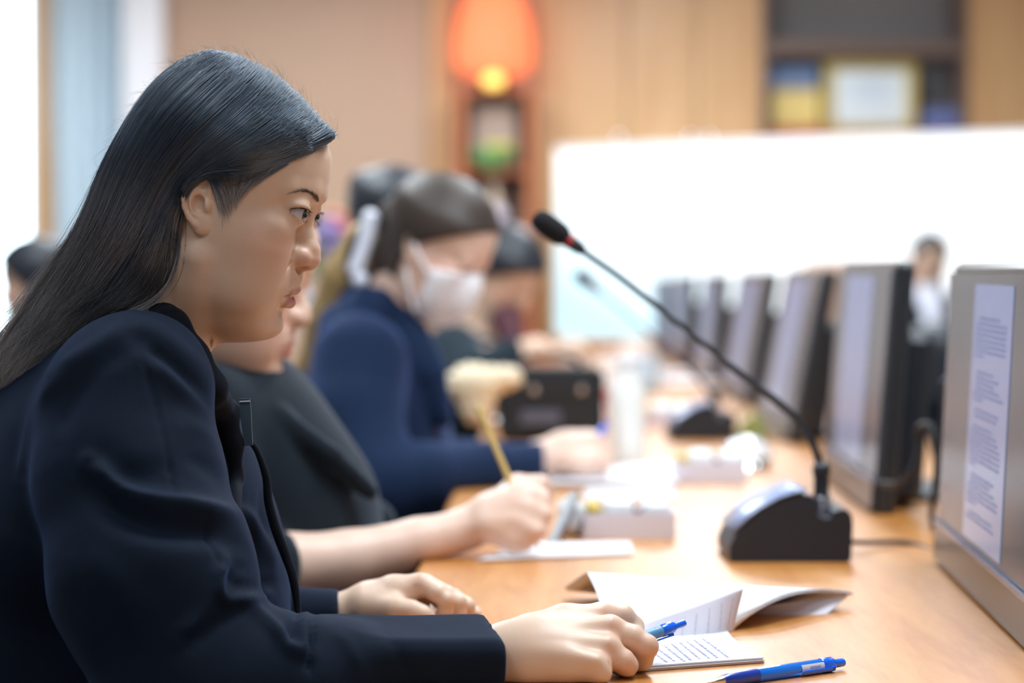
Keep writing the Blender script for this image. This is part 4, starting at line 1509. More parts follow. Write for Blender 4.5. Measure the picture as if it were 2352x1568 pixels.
# right hand (near the camera) holding the pen, resting on its little-finger side
def hand_r(p):
    d = chain(p, [Pr(1110, 1516, 1.862, .0242), Pr(1180, 1506, 1.866, .0258), Pr(1235, 1498, 1.868, .027)], .01)
    meta = [
        [Pr(1225, 1462, 1.890, .019), Pr(1300, 1436, 1.905, .0165), Pr(1376, 1420, 1.915, .0122)],
        [Pr(1225, 1488, 1.872, .020), Pr(1300, 1468, 1.880, .0175), Pr(1398, 1448, 1.886, .0125)],
        [Pr(1225, 1510, 1.862, .020), Pr(1300, 1500, 1.864, .0175), Pr(1392, 1494, 1.866, .0128)],
        [Pr(1225, 1524, 1.856, .018), Pr(1300, 1526, 1.850, .0150), Pr(1366, 1534, 1.846, .0122)],
    ]
    for m_ in meta:
        d = smin(d, chain(p, m_, .006), .013)
    d = smin(d, ell(p, P(1310, 1490, 1.90), (.030, .020, .026)), .012)
    # knuckle bumps and tendons
    fingers = [
        [Pr(1384, 1414, 1.918, .0102), Pr(1430, 1414, 1.925, .0090), Pr(1455, 1438, 1.930, .0082), Pr(1462, 1470, 1.915, .0075)],
        [Pr(1404, 1448, 1.888, .0112), Pr(1450, 1464, 1.884, .0100), Pr(1485, 1484, 1.882, .0092), Pr(1474, 1516, 1.892, .0084), Pr(1448, 1534, 1.905, .0076)],
        [Pr(1396, 1500, 1.866, .0108), Pr(1430, 1518, 1.864, .0094), Pr(1440, 1528, 1.866, .0084), Pr(1424, 1538, 1.885, .0078)],
        [Pr(1358, 1534, 1.846, .0104), Pr(1378, 1545, 1.844, .0084), Pr(1374, 1548, 1.862, .0074)],
    ]
    ks = (.005, .0035, .0035, .003)
    g = None
    for f_, kk in zip(fingers, ks):
        c_ = chain(p, f_, .0025)
        d = smin(d, c_, .0058) if g is None else smin(smax(d, -c_ * 0 - 1, 0), c_, .0045)
        g = 1
    # creases between the fingers
    d = smax(d, -chain(p, [Pr(1432, 1470, 1.858, .0006), Pr(1446, 1496, 1.856, .0009), Pr(1466, 1510, 1.858, .0008)]), .003)
    d = smax(d, -chain(p, [Pr(1400, 1523, 1.842, .0006), Pr(1412, 1545, 1.842, .0012), Pr(1440, 1556, 1.85, .001)]), .0035)
    d = smax(d, -chain(p, [Pr(1420, 1428, 1.905, .0006), Pr(1432, 1440, 1.900, .0009), Pr(1470, 1450, 1.905, .0008)]), .003)
    # thumb behind, pressed to the pen
    d = smin(d, chain(p, [Pr(1290, 1480, 1.905, .014), Pr(1360, 1490, 1.925, .011), Pr(1420, 1490, 1.925, .0095), Pr(1452, 1478, 1.915, .0085)], .004), .008)
    # extensor tendons
    for m_, h_ in zip(meta, (.0005, .0012, .0010, .0004)):
        d = smin(d, chain(p, [(a[0], a[1] - .010, a[2] + a[3] * .62, .0022) for a in m_]), .010)
    d = smax(d, -ell(p, P(1350, 1446, 1.888), (.016, .004, .004)), .008)
    return above_table(d, p)


# left hand resting on the table, pinching a slip of paper
def hand_l(p):
    d = chain(p, [Pr(740, 1430, 2.195, .0215), Pr(800, 1412, 2.19, .0205), Pr(850, 1396, 2.19, .021)], .008)
    meta = [
        [Pr(850, 1386, 2.180, .019), Pr(905, 1362, 2.180, .016), Pr(962, 1340, 2.180, .0095)],
        [Pr(850, 1382, 2.200, .018), Pr(905, 1360, 2.205, .015), Pr(972, 1342, 2.205, .0095)],
        [Pr(850, 1386, 2.215, .017), Pr(905, 1366, 2.225, .014), Pr(978, 1352, 2.228, .0095)],
        [Pr(850, 1394, 2.225, .016), Pr(905, 1380, 2.240, .013), Pr(980, 1370, 2.248, .009)],
    ]
    for m_ in meta:
        d = smin(d, chain(p, m_, .006), .011)
    fingers = [
        [Pr(966, 1341, 2.180, .0094), Pr(1004, 1362, 2.172, .0082), Pr(1024, 1378, 2.170, .0078), Pr(1022, 1404, 2.172, .0072), Pr(1014, 1420, 2.174, .0066)],
        [Pr(976, 1342, 2.205, .0094), Pr(1026, 1366, 2.190, .0084), Pr(1052, 1384, 2.186, .0080), Pr(1052, 1406, 2.186, .0074), Pr(1042, 1422, 2.188, .0068)],
        [Pr(980, 1352, 2.228, .0092), Pr(1040, 1372, 2.214, .0082), Pr(1072, 1392, 2.206, .0078), Pr(1072, 1412, 2.206, .0070)],
        [Pr(982, 1370, 2.248, .0085), Pr(1050, 1392, 2.236, .0075), Pr(1088, 1408, 2.224, .0068), Pr(1098, 1418, 2.220, .006)],
    ]
    for f_ in fingers:
        d = smin(d, chain(p, f_, .0025), .0035)
    # thumb
    d = smin(d, chain(p, [Pr(850, 1396, 2.172, .0165), Pr(905, 1398, 2.158, .0118), Pr(945, 1404, 2.152, .0092), Pr(972, 1413, 2.152, .0078), Pr(982, 1416, 2.153, .0066)], .006), .007)
    d = smin(d, chain(p, [Pr(880, 1385, 2.172, .013), Pr(925, 1372, 2.178, .008), Pr(950, 1352, 2.18, .008)]), .008)
    d = smax(d, -chain(p, [Pr(956, 1350, 2.166, .0012), Pr(954, 1380, 2.164, .0016), Pr(962, 1392, 2.163, .002)]), .005)
    d = smax(d, -chain(p, [Pr(936, 1366, 2.160, .0008), Pr(938, 1388, 2.160, .001)]), .004)
    d = smax(d, -chain(p, [Pr(1008, 1372, 2.160, .0008), Pr(998, 1386, 2.162, .0014)]), .004)
    return above_table(d, p)


hr = surfnet(hand_r, (-.045, 1.80, .70), (.125, 1.965, .86), .0011)
hl = surfnet(hand_l, (-.20, 2.11, .70), (.0, 2.285, .86), .0013)


def arms_sdf(p):
    d = chain(p, [Pr(300, 930, 1.90, .05), Pr(400, 1610, 1.83, .042), Pr(760, 1560, 1.84, .030), Pr(1120, 1516, 1.862, .0238)], .01)
    d = smin(d, chain(p, [Pr(350, 960, 2.20, .045), Pr(450, 1480, 2.28, .042), Pr(650, 1445, 2.23, .030), Pr(745, 1428, 2.196, .0215)], .01), .01)
    d = smin(d, ell(p, P(260, 1180, 2.05), (.10, .13, .11)), .03)
    d = smin(d, cap(p, P(300, 930, 2.03), P(220, 1400, 2.05), .05, .11), .03)
    return above_table(d, p)


av = surfnet(arms_sdf, (-.52, 1.72, .55), (-.0, 2.42, 1.02), .008)
V, Q = join([hv, hr, hl, av])
woman = mesh_np('person', V, Q, M['skin'], origin=W_ORIG)
tag(woman, 'woman in a black blazer in front, long dark hair, writing with a light blue pen', 'person')
L = H0.l(V)
headv = (np.arange(len(V)) < len(hv[0]))
vattr(woman, 'lip', np.where(headv, lip_mask(L), 0))
bl_ = np.exp(-(((L[:, 0] - 30) / 24) ** 2 + ((np.abs(L[:, 1]) - 50) / 30) ** 2 + ((L[:, 2] + 22) / 22) ** 2)) * .75
bl_ = np.maximum(bl_, .8 * np.exp(-(((L[:, 0] - 66) / 12) ** 2 + ((L[:, 2] + 26) / 12) ** 2)))
bl_ = np.maximum(bl_, .5 * np.exp(-(((L[:, 0] + 38) / 16) ** 2 + ((np.abs(L[:, 1]) - 76) / 14) ** 2 + ((L[:, 2] + 8) / 30) ** 2)))
kn = np.zeros(len(V))
for kx_, ky_, kd in ((1384, 1414, 1.905), (1404, 1450, 1.875), (1396, 1500, 1.855), (1485, 1484, 1.875), (1440, 1528, 1.86), (965, 1335, 2.18)):
    kn = np.maximum(kn, .7 * np.exp(-(np.linalg.norm(V - P(kx_, ky_, kd), axis=1) / .012) ** 2))
vattr(woman, 'blush', np.where(headv, bl_, kn))
bvh_w = BVHTree.FromPolygons(hv[0].tolist(), hv[1].tolist())

# eyes
M['eye_white'] = mat('eye_white', srgb(212, 212, 220), .12, coat=.8, noise=.02)


def eye_material():
    m = bpy.data.materials.new('eyeball')
    m.use_nodes = True
    nt = m.node_tree
    b = nt.nodes['Principled BSDF']
    b.inputs['Roughness'].default_value = .15
    b.inputs['Coat Weight'].default_value = 1
    b.inputs['Coat Roughness'].default_value = .02
    a = nt.nodes.new('ShaderNodeAttribute')
    a.attribute_name = 'iris'
    cr = nt.nodes.new('ShaderNodeValToRGB')
    cr.color_ramp.interpolation = 'LINEAR'
    els = cr.color_ramp.elements
    els[0].position = 0
    els[0].color = (*srgb(8, 7, 8), 1)
    els[1].position = 1
    els[1].color = (*srgb(206, 204, 212), 1)
    for pos, c_ in ((.16, (8, 7, 8)), (.20, (20, 14, 12)), (.42, (20, 14, 13)), (.47, (14, 13, 17)), (.52, (190, 188, 198))):
        e_ = els.new(pos)
        e_.color = (*srgb(*c_), 1)
    nt.links.new(a.outputs['Fac'], cr.inputs[0])
    nt.links.new(cr.outputs[0], b.inputs['Base Color'])
    return m


M['eye'] = eye_material()
for side in (-1, 1):
    c_ = np.array([EYE[0], EYE[1] * side, EYE[2]])
    gz = np.array([1.0, -.13, -.03])
    gz /= np.linalg.norm(gz)
    n1, n2 = 40, 48
    vs, val = [], []
    a_ = np.cross(gz, [0, 0, 1.0]); a_ /= np.linalg.norm(a_)
    b_ = np.cross(a_, gz)
    for i in range(n1 + 1):
        th = PI * i / n1
        rr_ = 12.0 + 1.1 * math.exp(-(th / .33) ** 2)
        for j in range(n2):
            ph_ = 2 * PI * j / n2
            vs.append(c_ + rr_ * (gz * math.cos(th) + math.sin(th) * (a_ * math.cos(ph_) + b_ * math.sin(ph_))))
            val.append(min(1, th * 1.0))
    fs = [(i * n2 + j, i * n2 + (j + 1) % n2, (i + 1) * n2 + (j + 1) % n2, (i + 1) * n2 + j) for i in range(n1) for j in range(n2)]
    eo = mesh_np('eye', H0.w(np.array(vs)), np.array(fs), M['eye'], woman)
    vattr(eo, 'iris', val)


# ---------------------------------------------------------------- hair mass
HAIR_POLY = [(781, 309), (745, 275), (700, 220), (640, 165), (560, 118), (490, 108), (435, 121), (380, 155), (330, 208), (285, 275), (247, 345), (215, 415), (182, 500), (140, 570), (88, 645), (35, 728), (-20, 810), (-60, 905), (-30, 940), (30, 925), (62, 880), (92, 850), (130, 806), (200, 756), (262, 722), (330, 698), (362, 684), (392, 655), (402, 600), (405, 545), (410, 495), (424, 452), (444, 418), (466, 398), (486, 404), (498, 420), (514, 434), (534, 434), (556, 424), (582, 414), (615, 404), (660, 384), (700, 366), (742, 345)]
HLINE = [(392, 655), (402, 600), (405, 545), (410, 495), (424, 452), (444, 418), (466, 398), (486, 404), (498, 420), (514, 434), (534, 434), (556, 424), (582, 414), (615, 404), (660, 384), (700, 366), (742, 345), (781, 309)]


def hair_sdf(p):
    px, py = to_px(p)
    d2 = poly2(px, py, HAIR_POLY) * .00036
    L = H0.l(p)
    dh = line2(px, py, HLINE) * .36
    inside = np.clip(dh / 26, 0, 1)
    t = 1.6 + 9.5 * inside * inside * (3 - 2 * inside)
    Lq = L.copy()
    Lq[:, 1] = np.abs(Lq[:, 1])
    sk = smin(head_core(L) - t, ear_sdf(Lq) - 1.6, 7) / 1000
    sk = smin(sk, smin(ell(L, (-50, 0, 63), (59, 64, 60)), ell(L, (44, -4, 75), (25, 26, 16)), 6) / 1000, .010)
    fall = None
    q = p.copy()
    q[:, 1] = 2.0 + (p[:, 1] - 2.0) / 1.45
    fall = chain(q, [Pr(330, 400, 2.0, .052), Pr(292, 540, 2.0, .052), Pr(232, 660, 2.0, .044), Pr(140, 770, 2.0, .034), Pr(50, 850, 2.0, .026), Pr(-10, 920, 2.0, .016)], .02)
    f = smin(sk, fall, .02)
    # locks: shallow grooves running down the fall
    return smax(f, d2, .006)


hmv, hmq = surfnet(hair_sdf, (-.50, 1.87, .93), (-.11, 2.13, 1.27), .0026)
# leave out what lies inside the skull: the inner side is hidden anyway
M['hair_mass'] = mat('hair_mass', (.012, .014, .018), .5, noise=.3, nscale=90, bump=.5, bscale=600)
hair = mesh_np('hair', hmv - vnormals(hmv, hmq) * .0022, hmq, M['hair_mass'], woman)
bvh_h = BVHTree.FromPolygons(hmv.tolist(), hmq.tolist())


def hair_mat(name, c0, c1, rough=.36):
    """dark strands, browner towards the tips"""
    m = bpy.data.materials.new(name)
    m.use_nodes = True
    nt = m.node_tree
    b = nt.nodes['Principled BSDF']
    b.inputs['Roughness'].default_value = rough
    b.inputs['Specular IOR Level'].default_value = .9
    b.inputs['IOR'].default_value = 1.6
    b.inputs['Specular Tint'].default_value = (.80, .90, 1, 1)
    b.inputs['Coat Weight'].default_value = .5
    b.inputs['Coat Roughness'].default_value = .28
    b.inputs['Coat Tint'].default_value = (.75, .88, 1, 1)
    hi = nt.nodes.new('ShaderNodeHairInfo')
    cr = nt.nodes.new('ShaderNodeValToRGB')
    cr.color_ramp.elements[0].position = .34
    cr.color_ramp.elements[0].color = (*c0, 1)
    cr.color_ramp.elements[1].position = .92
    cr.color_ramp.elements[1].color = (*c1, 1)
    nt.links.new(hi.outputs['Intercept'], cr.inputs[0])
    hs = nt.nodes.new('ShaderNodeHueSaturation')
    mr = nt.nodes.new('ShaderNodeMapRange')
    mr.inputs['To Min'].default_value = .75
    mr.inputs['To Max'].default_value = 2.8
    pw = nt.nodes.new('ShaderNodeMath')
    pw.operation = 'POWER'
    pw.inputs[1].default_value = 3.5
    nt.links.new(hi.outputs['Random'], pw.inputs[0])
    nt.links.new(pw.outputs[0], mr.inputs['Value'])
    nt.links.new(mr.outputs[0], hs.inputs['Value'])
    nt.links.new(cr.outputs[0], hs.inputs['Color'])
    nt.links.new(hs.outputs[0], b.inputs['Base Color'])
    return m


M['hair'] = hair_mat('hair_strand', (.022, .034, .056), (.42, .34, .30))
M['hair_streak'] = hair_mat('hair_streak', (.10, .095, .10), (.50, .41, .37), .4)


def add_curves(name, strands, radii, mt, parent):
    """strands: list of (n,3) world arrays; radii: list of (n,)"""
    hc = bpy.data.hair_curves.new(name)
    hc.add_curves([len(s) for s in strands])
    pp, q = np.zeros(3), parent
    while q is not None:
        pp = pp + np.array(q.location)
        q = q.parent
    pos = (np.vstack(strands) - pp).astype(np.float32)
    a = hc.attributes.get('position') or hc.attributes.new('position', 'FLOAT_VECTOR', 'POINT')
    a.data.foreach_set('vector', pos.ravel())
    r = hc.attributes.get('radius') or hc.attributes.new('radius', 'FLOAT', 'POINT')
    r.data.foreach_set('value', np.concatenate(radii).astype(np.float32))
    hc.materials.append(mt)
    o = bpy.data.objects.new(name, hc)
    C.objects.link(o)
    o.parent = parent
    return o


GUIDES = [
    [(768, 318), (735, 343), (690, 360), (640, 382), (590, 399), (540, 405), (495, 398), (462, 399), (432, 432), (412, 485), (405, 555), (398, 625), (370, 680), (300, 712), (200, 755), (130, 808)],
    [(776, 306), (735, 332), (685, 352), (625, 374), (560, 390), (500, 392), (450, 402), (412, 450), (392, 540), (370, 630), (320, 692), (245, 735), (168, 785), (97, 850), (75, 880)],
    [(758, 286), (705, 325), (640, 356), (570, 378), (500, 388), (440, 402), (395, 460), (368, 560), (325, 650), (262, 712), (178, 770), (104, 835), (66, 880), (52, 925)],
    [(728, 254), (670, 300), (600, 342), (528, 370), (460, 394), (408, 440), (372, 520), (332, 610), (278, 680), (205, 742), (125, 805), (70, 862), (40, 935)],
    [(692, 214), (630, 275), (558, 328), (486, 370), (424, 412), (380, 480), (342, 570), (290, 652), (225, 715), (148, 775), (82, 838), (38, 895), (16, 932)],
    [(642, 170), (585, 235), (515, 295), (448, 350), (395, 412), (352, 495), (308, 585), (252, 665), (182, 730), (110, 790), (50, 850), (12, 905), (-6, 932)],
    [(582, 130), (525, 190), (458, 250), (396, 318), (346, 395), (306, 478), (264, 562), (212, 642), (148, 715), (82, 780), (24, 848), (-12, 915)],
    [(525, 112), (455, 148), (388, 206), (332, 278), (286, 356), (248, 440), (211, 530), (164, 614), (108, 694), (50, 765), (-4, 840), (-34, 915)],
    [(490, 109), (400, 143), (332, 208), (284, 280), (248, 348), (217, 420), (184, 502), (138, 578), (85, 655), (30, 738), (-25, 820), (-55, 905)],
]
GN = 30
GR = np.array([crom([(a, b, 0) for a, b in g], GN)[:, :2] for g in GUIDES])


def hit_depth(px, py, last):
    o_ = Vector((0, 0, CAM_Z))
    d_ = Vector(P(px, py, 2.0)) - o_
    loc, nrm, idx, dist = bvh_h.ray_cast(o_, d_.normalized())
    if 395 < px < 500 and 385 < py < 570:
        # over the back of the ear
        l2, n2_, i2, d2_ = bvh_w.ray_cast(o_, d_.normalized())
        if l2 is not None and (loc is None or d2_ < dist):
            return l2
    return loc


def strands_from(n, seed, g0=0.0, g1=8.0, wob=1.0, start=(0, .10), end=(.9, 1.0), lift=.0015, fly=0.0, npts=22):
    r = np.random.default_rng(seed)
    out = []
    nclump = 130
    cph = r.uniform(0, 2 * PI, (nclump, 3))
    camv = np.array([0, 0, CAM_Z])
    for _ in range(n):
        g = r.uniform(g0, g1)
        ci = int(g / 8.001 * nclump)
        gc = (ci + .5) / nclump * 8
        g = g + (gc - g) * .35
        k = min(int(g), 7)
        t = g - k
        path = GR[k] * (1 - t) + GR[k + 1] * t
        s0, s1 = r.uniform(*start), r.uniform(*end)
        s = np.linspace(s0, s1, npts)
        x = np.interp(s, np.linspace(0, 1, GN), path[:, 0])
        y = np.interp(s, np.linspace(0, 1, GN), path[:, 1])
        amp = wob * (1.0 + 17 * s ** 2.0)
        ph_ = cph[ci]
        tx_ = np.gradient(x); ty_ = np.gradient(y)
        tl = np.hypot(tx_, ty_) + 1e-6
        nx_, ny_ = -ty_ / tl, tx_ / tl
        offs = amp * (.9 * np.sin(s * 9 + ph_[0]) + .5 * np.sin(s * 17 + ph_[1])) + r.normal(0, 1.6 + fly) * s * (1 + 2 * s) + r.normal(0, .8)
        offs += fly * r.normal(0, 1) * s ** 2 * 2
        x = x + nx_ * offs
        y = y + ny_ * offs
        pts = np.zeros((npts, 3))
        lastY = None
        lf = lift * r.uniform(.1, 1.2)
        miss = 0
        lead = 0
        for i in range(npts):
            h_ = hit_depth(x[i], y[i], lastY)
            if h_ is None and lastY is None:
                lead += 1
                continue
            if h_ is None:
                Yd = lastY if lastY is not None else 2.0
                pts[i] = P(x[i], y[i], Yd)
                miss += 1
            else:
                q = np.array(h_)
                if lastY is not None and abs(q[1] - lastY) > .02:
                    q[1] = lastY + np.clip(q[1] - lastY, -.02, .02)
                lastY = q[1]
                pts[i] = P(x[i], y[i], lastY - lf)
        if lead > npts // 2:
            continue
        pts = pts[lead:]
        # smooth the depth
        for _k in range(2):
            pts[1:-1] = (pts[:-2] + 2 * pts[1:-1] + pts[2:]) / 4
        out.append(pts)
    return out


def mirror(strands):
    res = []
    for s in strands:
        L_ = H0.l(s)
        L_[:, 1] *= -1
        res.append(H0.w(L_))
    return res


def radii(strands, r0, r1=None):
    r1 = r0 * .35 if r1 is None else r1
    return [np.linspace(r0, r1, len(s)) for s in strands]


S1 = strands_from(7800, 1, wob=.8)
S2 = strands_from(900, 2, g0=5.5, g1=8.0, wob=1.5, fly=5, end=(.75, 1.04), lift=.004)
S3 = strands_from(700, 3, g0=0, g1=8, wob=1.2, start=(.25, .6), end=(.9, 1.03), lift=.003, fly=3)
S7 = strands_from(1000, 8, g0=0, g1=1.6, wob=.5, start=(.28, .42), end=(.62, .9), lift=.0016)
S8 = []
_r8 = np.random.default_rng(88)
for _c in range(26):
    g_ = _r8.uniform(.6, 7.6)
    S8 += strands_from(int(_r8.uniform(26, 60)), 300 + _c, g0=g_, g1=g_ + .13, wob=1.5, start=(.42, .62), end=(.85, 1.02), lift=.003, fly=.6)
S9 = strands_from(420, 99, g0=4.5, g1=8, wob=2.2, start=(.55, .8), end=(.92, 1.08), lift=.005, fly=7)
S4 = mirror(strands_from(1700, 4))
for s in S3:
    pass
# short hairs of the temple in front of the ear
r9 = np.random.default_rng(9)


def skin_hit(px, py, lift, bv=None):
    o_ = Vector((0, 0, CAM_Z))
    d_ = (Vector(P(px, py, 2.0)) - o_).normalized()
    loc, nrm, idx, dist = (bv or bvh_w).ray_cast(o_, d_)
    if loc is None:
        return None
    return np.array(loc) - np.array(d_) * lift


TEMPLE = [[(474, 402), (490, 428), (502, 462), (510, 500), (506, 545)], [(486, 404), (500, 432), (510, 462), (522, 492), (526, 515)], [(510, 402), (520, 428), (530, 458), (532, 486), (534, 506)], [(545, 402), (546, 424), (545, 448), (538, 476), (534, 498)], [(596, 398), (580, 414), (562, 436), (548, 462), (540, 486)], [(660, 374), (630, 392), (600, 412), (570, 434), (550, 462)]]
TG = np.array([crom([(a, b, 0) for a, b in g], 12)[:, :2] for g in TEMPLE])
_all = np.vstack(S4)
_px, _py = to_px(_all)
_d = poly2(_px, _py, HAIR_POLY)
_k, _S = 0, []
for s_ in S4:
    dd_ = _d[_k:_k + len(s_)]
    _k += len(s_)
    ok_ = np.where(dd_ < -5)[0]
    if len(ok_) > 6:
        _S.append(s_[ok_[0]:])
S4 = _S
S5 = []
for _ in range(1500):
    g = r9.uniform(0, 4.999)
    k = int(g); t = g - k
    pth = TG[k] * (1 - t) + TG[k + 1] * t
    e_ = 1 - .7 * r9.random() ** .45
    s = np.linspace(0, e_, 9)
    x = np.interp(s, np.linspace(0, 1, 12), pth[:, 0]) + r9.normal(0, 3) + r9.normal(0, 3) * s
    y = np.interp(s, np.linspace(0, 1, 12), pth[:, 1]) + r9.normal(0, 3)
    lf_ = r9.uniform(.0003, .0016)
    pt = [min([q_ for q_ in (skin_hit(a, b, lf_), skin_hit(a, b, lf_ * .4, bvh_h)) if q_ is not None], key=lambda q_: q_[1], default=None) for a, b in zip(x, y)]
    pt = [q for q in pt if q is not None]
    if len(pt) > 4:
        S5.append(np.array(pt))
# short flyaways standing off the crown and the forehead tuft
S6 = []
for _ in range(170):
    i = r9.uniform(0, 11)
    e = HAIR_POLY[:13]
    k = int(i); t = i - k
    a, b = np.array(e[k]), np.array(e[k + 1])
    p0 = a + (b - a) * t
    nrm = np.array([(b - a)[1], -(b - a)[0]], float)
    nrm = -nrm / np.linalg.norm(nrm)
    tan = (b - a) / np.linalg.norm(b - a)
    L_ = r9.uniform(8, 42) * (1.3 if k == 0 else 1)
    cur_ = r9.normal(0, 14)
    lean = r9.uniform(-.2, 1.2)
    Yd = 2.0 + r9.normal(0, .02)
    pt = []
    for u in np.linspace(-.5, 1, 9):
        q = p0 - nrm * 0 + (nrm * -1 * 0 + nrm) * 0
        q = p0 + (-nrm if (nrm[1] > 0) else nrm) * 0
        out_ = np.array([560, 480]) - p0
        out_ = -out_ / np.linalg.norm(out_)
        q = p0 + out_ * (L_ * max(u, -.3) * .7) + tan * (lean * L_ * u + cur_ * u * u)
        pt.append(P(q[0], q[1], Yd))
    S6.append(np.array(pt))
RS = .00016
add_curves('hair_streaks', S8, radii(S8, RS), M['hair_streak'], hair)['kind'] = 'stuff'
add_curves('loose_ends', S9, radii(S9, RS * .6), M['hair_streak'], hair)['kind'] = 'stuff'
add_curves('hair_strands', S1 + S4 + S3 + S7, radii(S1, RS * 1.15) + radii(S4, RS * 1.3) + radii(S3, RS * .95) + radii(S7, RS), M['hair'], hair)['kind'] = 'stuff'
add_curves('loose_strands', S2 + S5 + S6, radii(S2, RS * .6) + radii(S5, RS * .75) + radii(S6, RS * .42), M['hair'], hair)['kind'] = 'stuff'

# ---------------------------------------------------------------- eyebrows and lashes
M['brow'] = mat('brow_hair', (.13, .10, .085), .6, noise=.2)
M['lash'] = mat('lash', (.012, .010, .010), .5, noise=.1)


def facehairs(paths_fn, n, seed):
    r = np.random.default_rng(seed)
    out = []
    for _ in range(n):
        pts2 = paths_fn(r)
        pt = [skin_hit(a, b, l_) for a, b, l_ in pts2]
        if all(q is not None for q in pt):
            out.append(np.array(pt))
    return out


BR = crom([(660, 443, 0), (680, 437, 0), (702, 435, 0), (720, 442, 0), (731, 453, 0), (737, 465, 0)], 40)[:, :2]


def brow(r):
    s = r.uniform(0, 1) ** .55
    i = s * 38
    k = int(i)
    c_ = BR[k] * (1 - (i - k)) + BR[k + 1] * (i - k)
    tn = BR[k + 1] - BR[k]
    tn /= np.linalg.norm(tn)
    nn_ = np.array([-tn[1], tn[0]])
    wdt = 2.2 + 5.0 * s
    c_ = c_ + nn_ * r.normal(1.3, .6) * wdt * .6
    L_ = r.uniform(7, 14)
    a = -tn * .8 - nn_ * .35 * (1 if r.random() < .6 else -.3)
    a = a if s > .25 else -tn
    return [(c_[0] + a[0] * L_ * u, c_[1] + a[1] * L_ * u, .0003 + .0009 * u) for u in np.linspace(0, 1, 5)]


BRW = facehairs(brow, 280, 21)
add_curves('eyebrow', BRW, [np.linspace(.00007, .000025, len(s)) for s in BRW], M['brow'], woman)
BRM = mirror(BRW)
add_curves('eyebrow', BRM, [np.linspace(.00012, .00003, len(s)) for s in BRM], M['brow'], woman)


def lash_set(side):
    out = []
    rr_ = np.random.default_rng(31)
    c_ = np.array(EYE)
    for upper in (True, False):
        for i in range(70 if upper else 26):
            t = rr_.uniform(.06, .97)
            az = math.radians(t * 142 - 48)
            s_ = math.sin(PI * t)
            mid = -8 + 10 * t
            el = math.radians(mid + (24.0 * s_ ** .55 if upper else -17.5 * s_ ** .9))
            d0 = np.array([math.cos(el) * math.cos(az), math.cos(el) * math.sin(az), math.sin(el)])
            p0 = c_ + d0 * 13.6
            L_ = (rr_.uniform(2.6, 4.6) if upper else rr_.uniform(1.5, 2.6))
            out_ = d0 * 1.0 + np.array([0, .25 * math.sin(az), 0])
            pts_ = []
            for u in np.linspace(0, 1, 7):
                z = (-.75 * u + .45 * u * u if upper else -.6 * u) * L_
                q = p0 + out_ * L_ * u * .8 + np.array([0, 0, z])
                pts_.append(q)
            a = np.array(pts_)
            a[:, 1] *= side
            out.append(H0.w(a))
        # lash line
    line = []
    for t in np.linspace(.03, .98, 30):
        az = math.radians(t * 142 - 48)
        s_ = math.sin(PI * t)
        el = math.radians(-8 + 10 * t + 24.2 * s_ ** .55)
        d0 = np.array([math.cos(el) * math.cos(az), math.cos(el) * math.sin(az), math.sin(el)])
        q = c_ + d0 * 13.75
        q[1] *= side
        line.append(q)
    return out, H0.w(np.array(line))


for side in (-1, 1):
    ls, ln = lash_set(side)
    add_curves('eyelashes', ls + [ln], [np.linspace(.00011, .00003, len(s)) for s in ls] + [np.full(len(ln), .00042)], M['lash'], woman)

# thumb nail
tn_ = MB()
a_, b_ = P(968, 1407, 2.1475), P(984, 1411, 2.1475)
G = np.array([[(np.array(P(966 + 18 * u, 1409 + 4 * u, 2.1455)) + np.array([0, .0022 * (v * v), -.0045 * v])) for v in np.linspace(-1, 1, 7)] for u in np.linspace(0, 1, 7)])
nl = tn_.grid(G).build('thumb_nail', mat('nail', srgb(232, 200, 196), .25, coat=.5, noise=.02), woman)
# slip of paper pinched by thumb and finger
G = np.array([[P(983 + 6 * math.sin(v * 1.2) + 9 * u, 1424 - 38 * v * (1 - .25 * u), 2.150 + .012 * u) for u in np.linspace(0, 1, 6)] for v in np.linspace(0, 1, 10)])
sl = MB().grid(G).build('paper_slip', M['paper'], origin=tuple(P(990, 1405, 2.155)), label='small curled slip of white paper pinched in the woman\'s left hand', cat='paper')
s_ = sl.modifiers.new('t', 'SOLIDIFY')
s_.thickness = .0003
# ================================================================ HER BLAZER
def fabric(name, col, sheen_col, sheen=.35, rough=.8):
    m = mat(name, col, rough, noise=.12, nscale=60, bump=.25, bscale=1400, sheen=sheen, spec=.10)
    b = m.node_tree.nodes['Principled BSDF']
    b.inputs['Sheen Tint'].default_value = (*sheen_col, 1)
    b.inputs['Sheen Roughness'].default_value = .45
    return m


M['blazer'] = fabric('blazer_cloth', (.0068, .0122, .0245), (.22, .42, 1.0), .12)
M['blazer_dark'] = fabric('blazer_facing', (.006, .008, .013), (.3, .4, .7), .12)
M['piping'] = fabric('shirt_grey', srgb(66, 84, 100), (.6, .7, .8), .2)


def Rx(a):
    a = math.radians(a)
    return [[1, 0, 0], [0, math.cos(a), -math.sin(a)], [0, math.sin(a), math.cos(a)]]


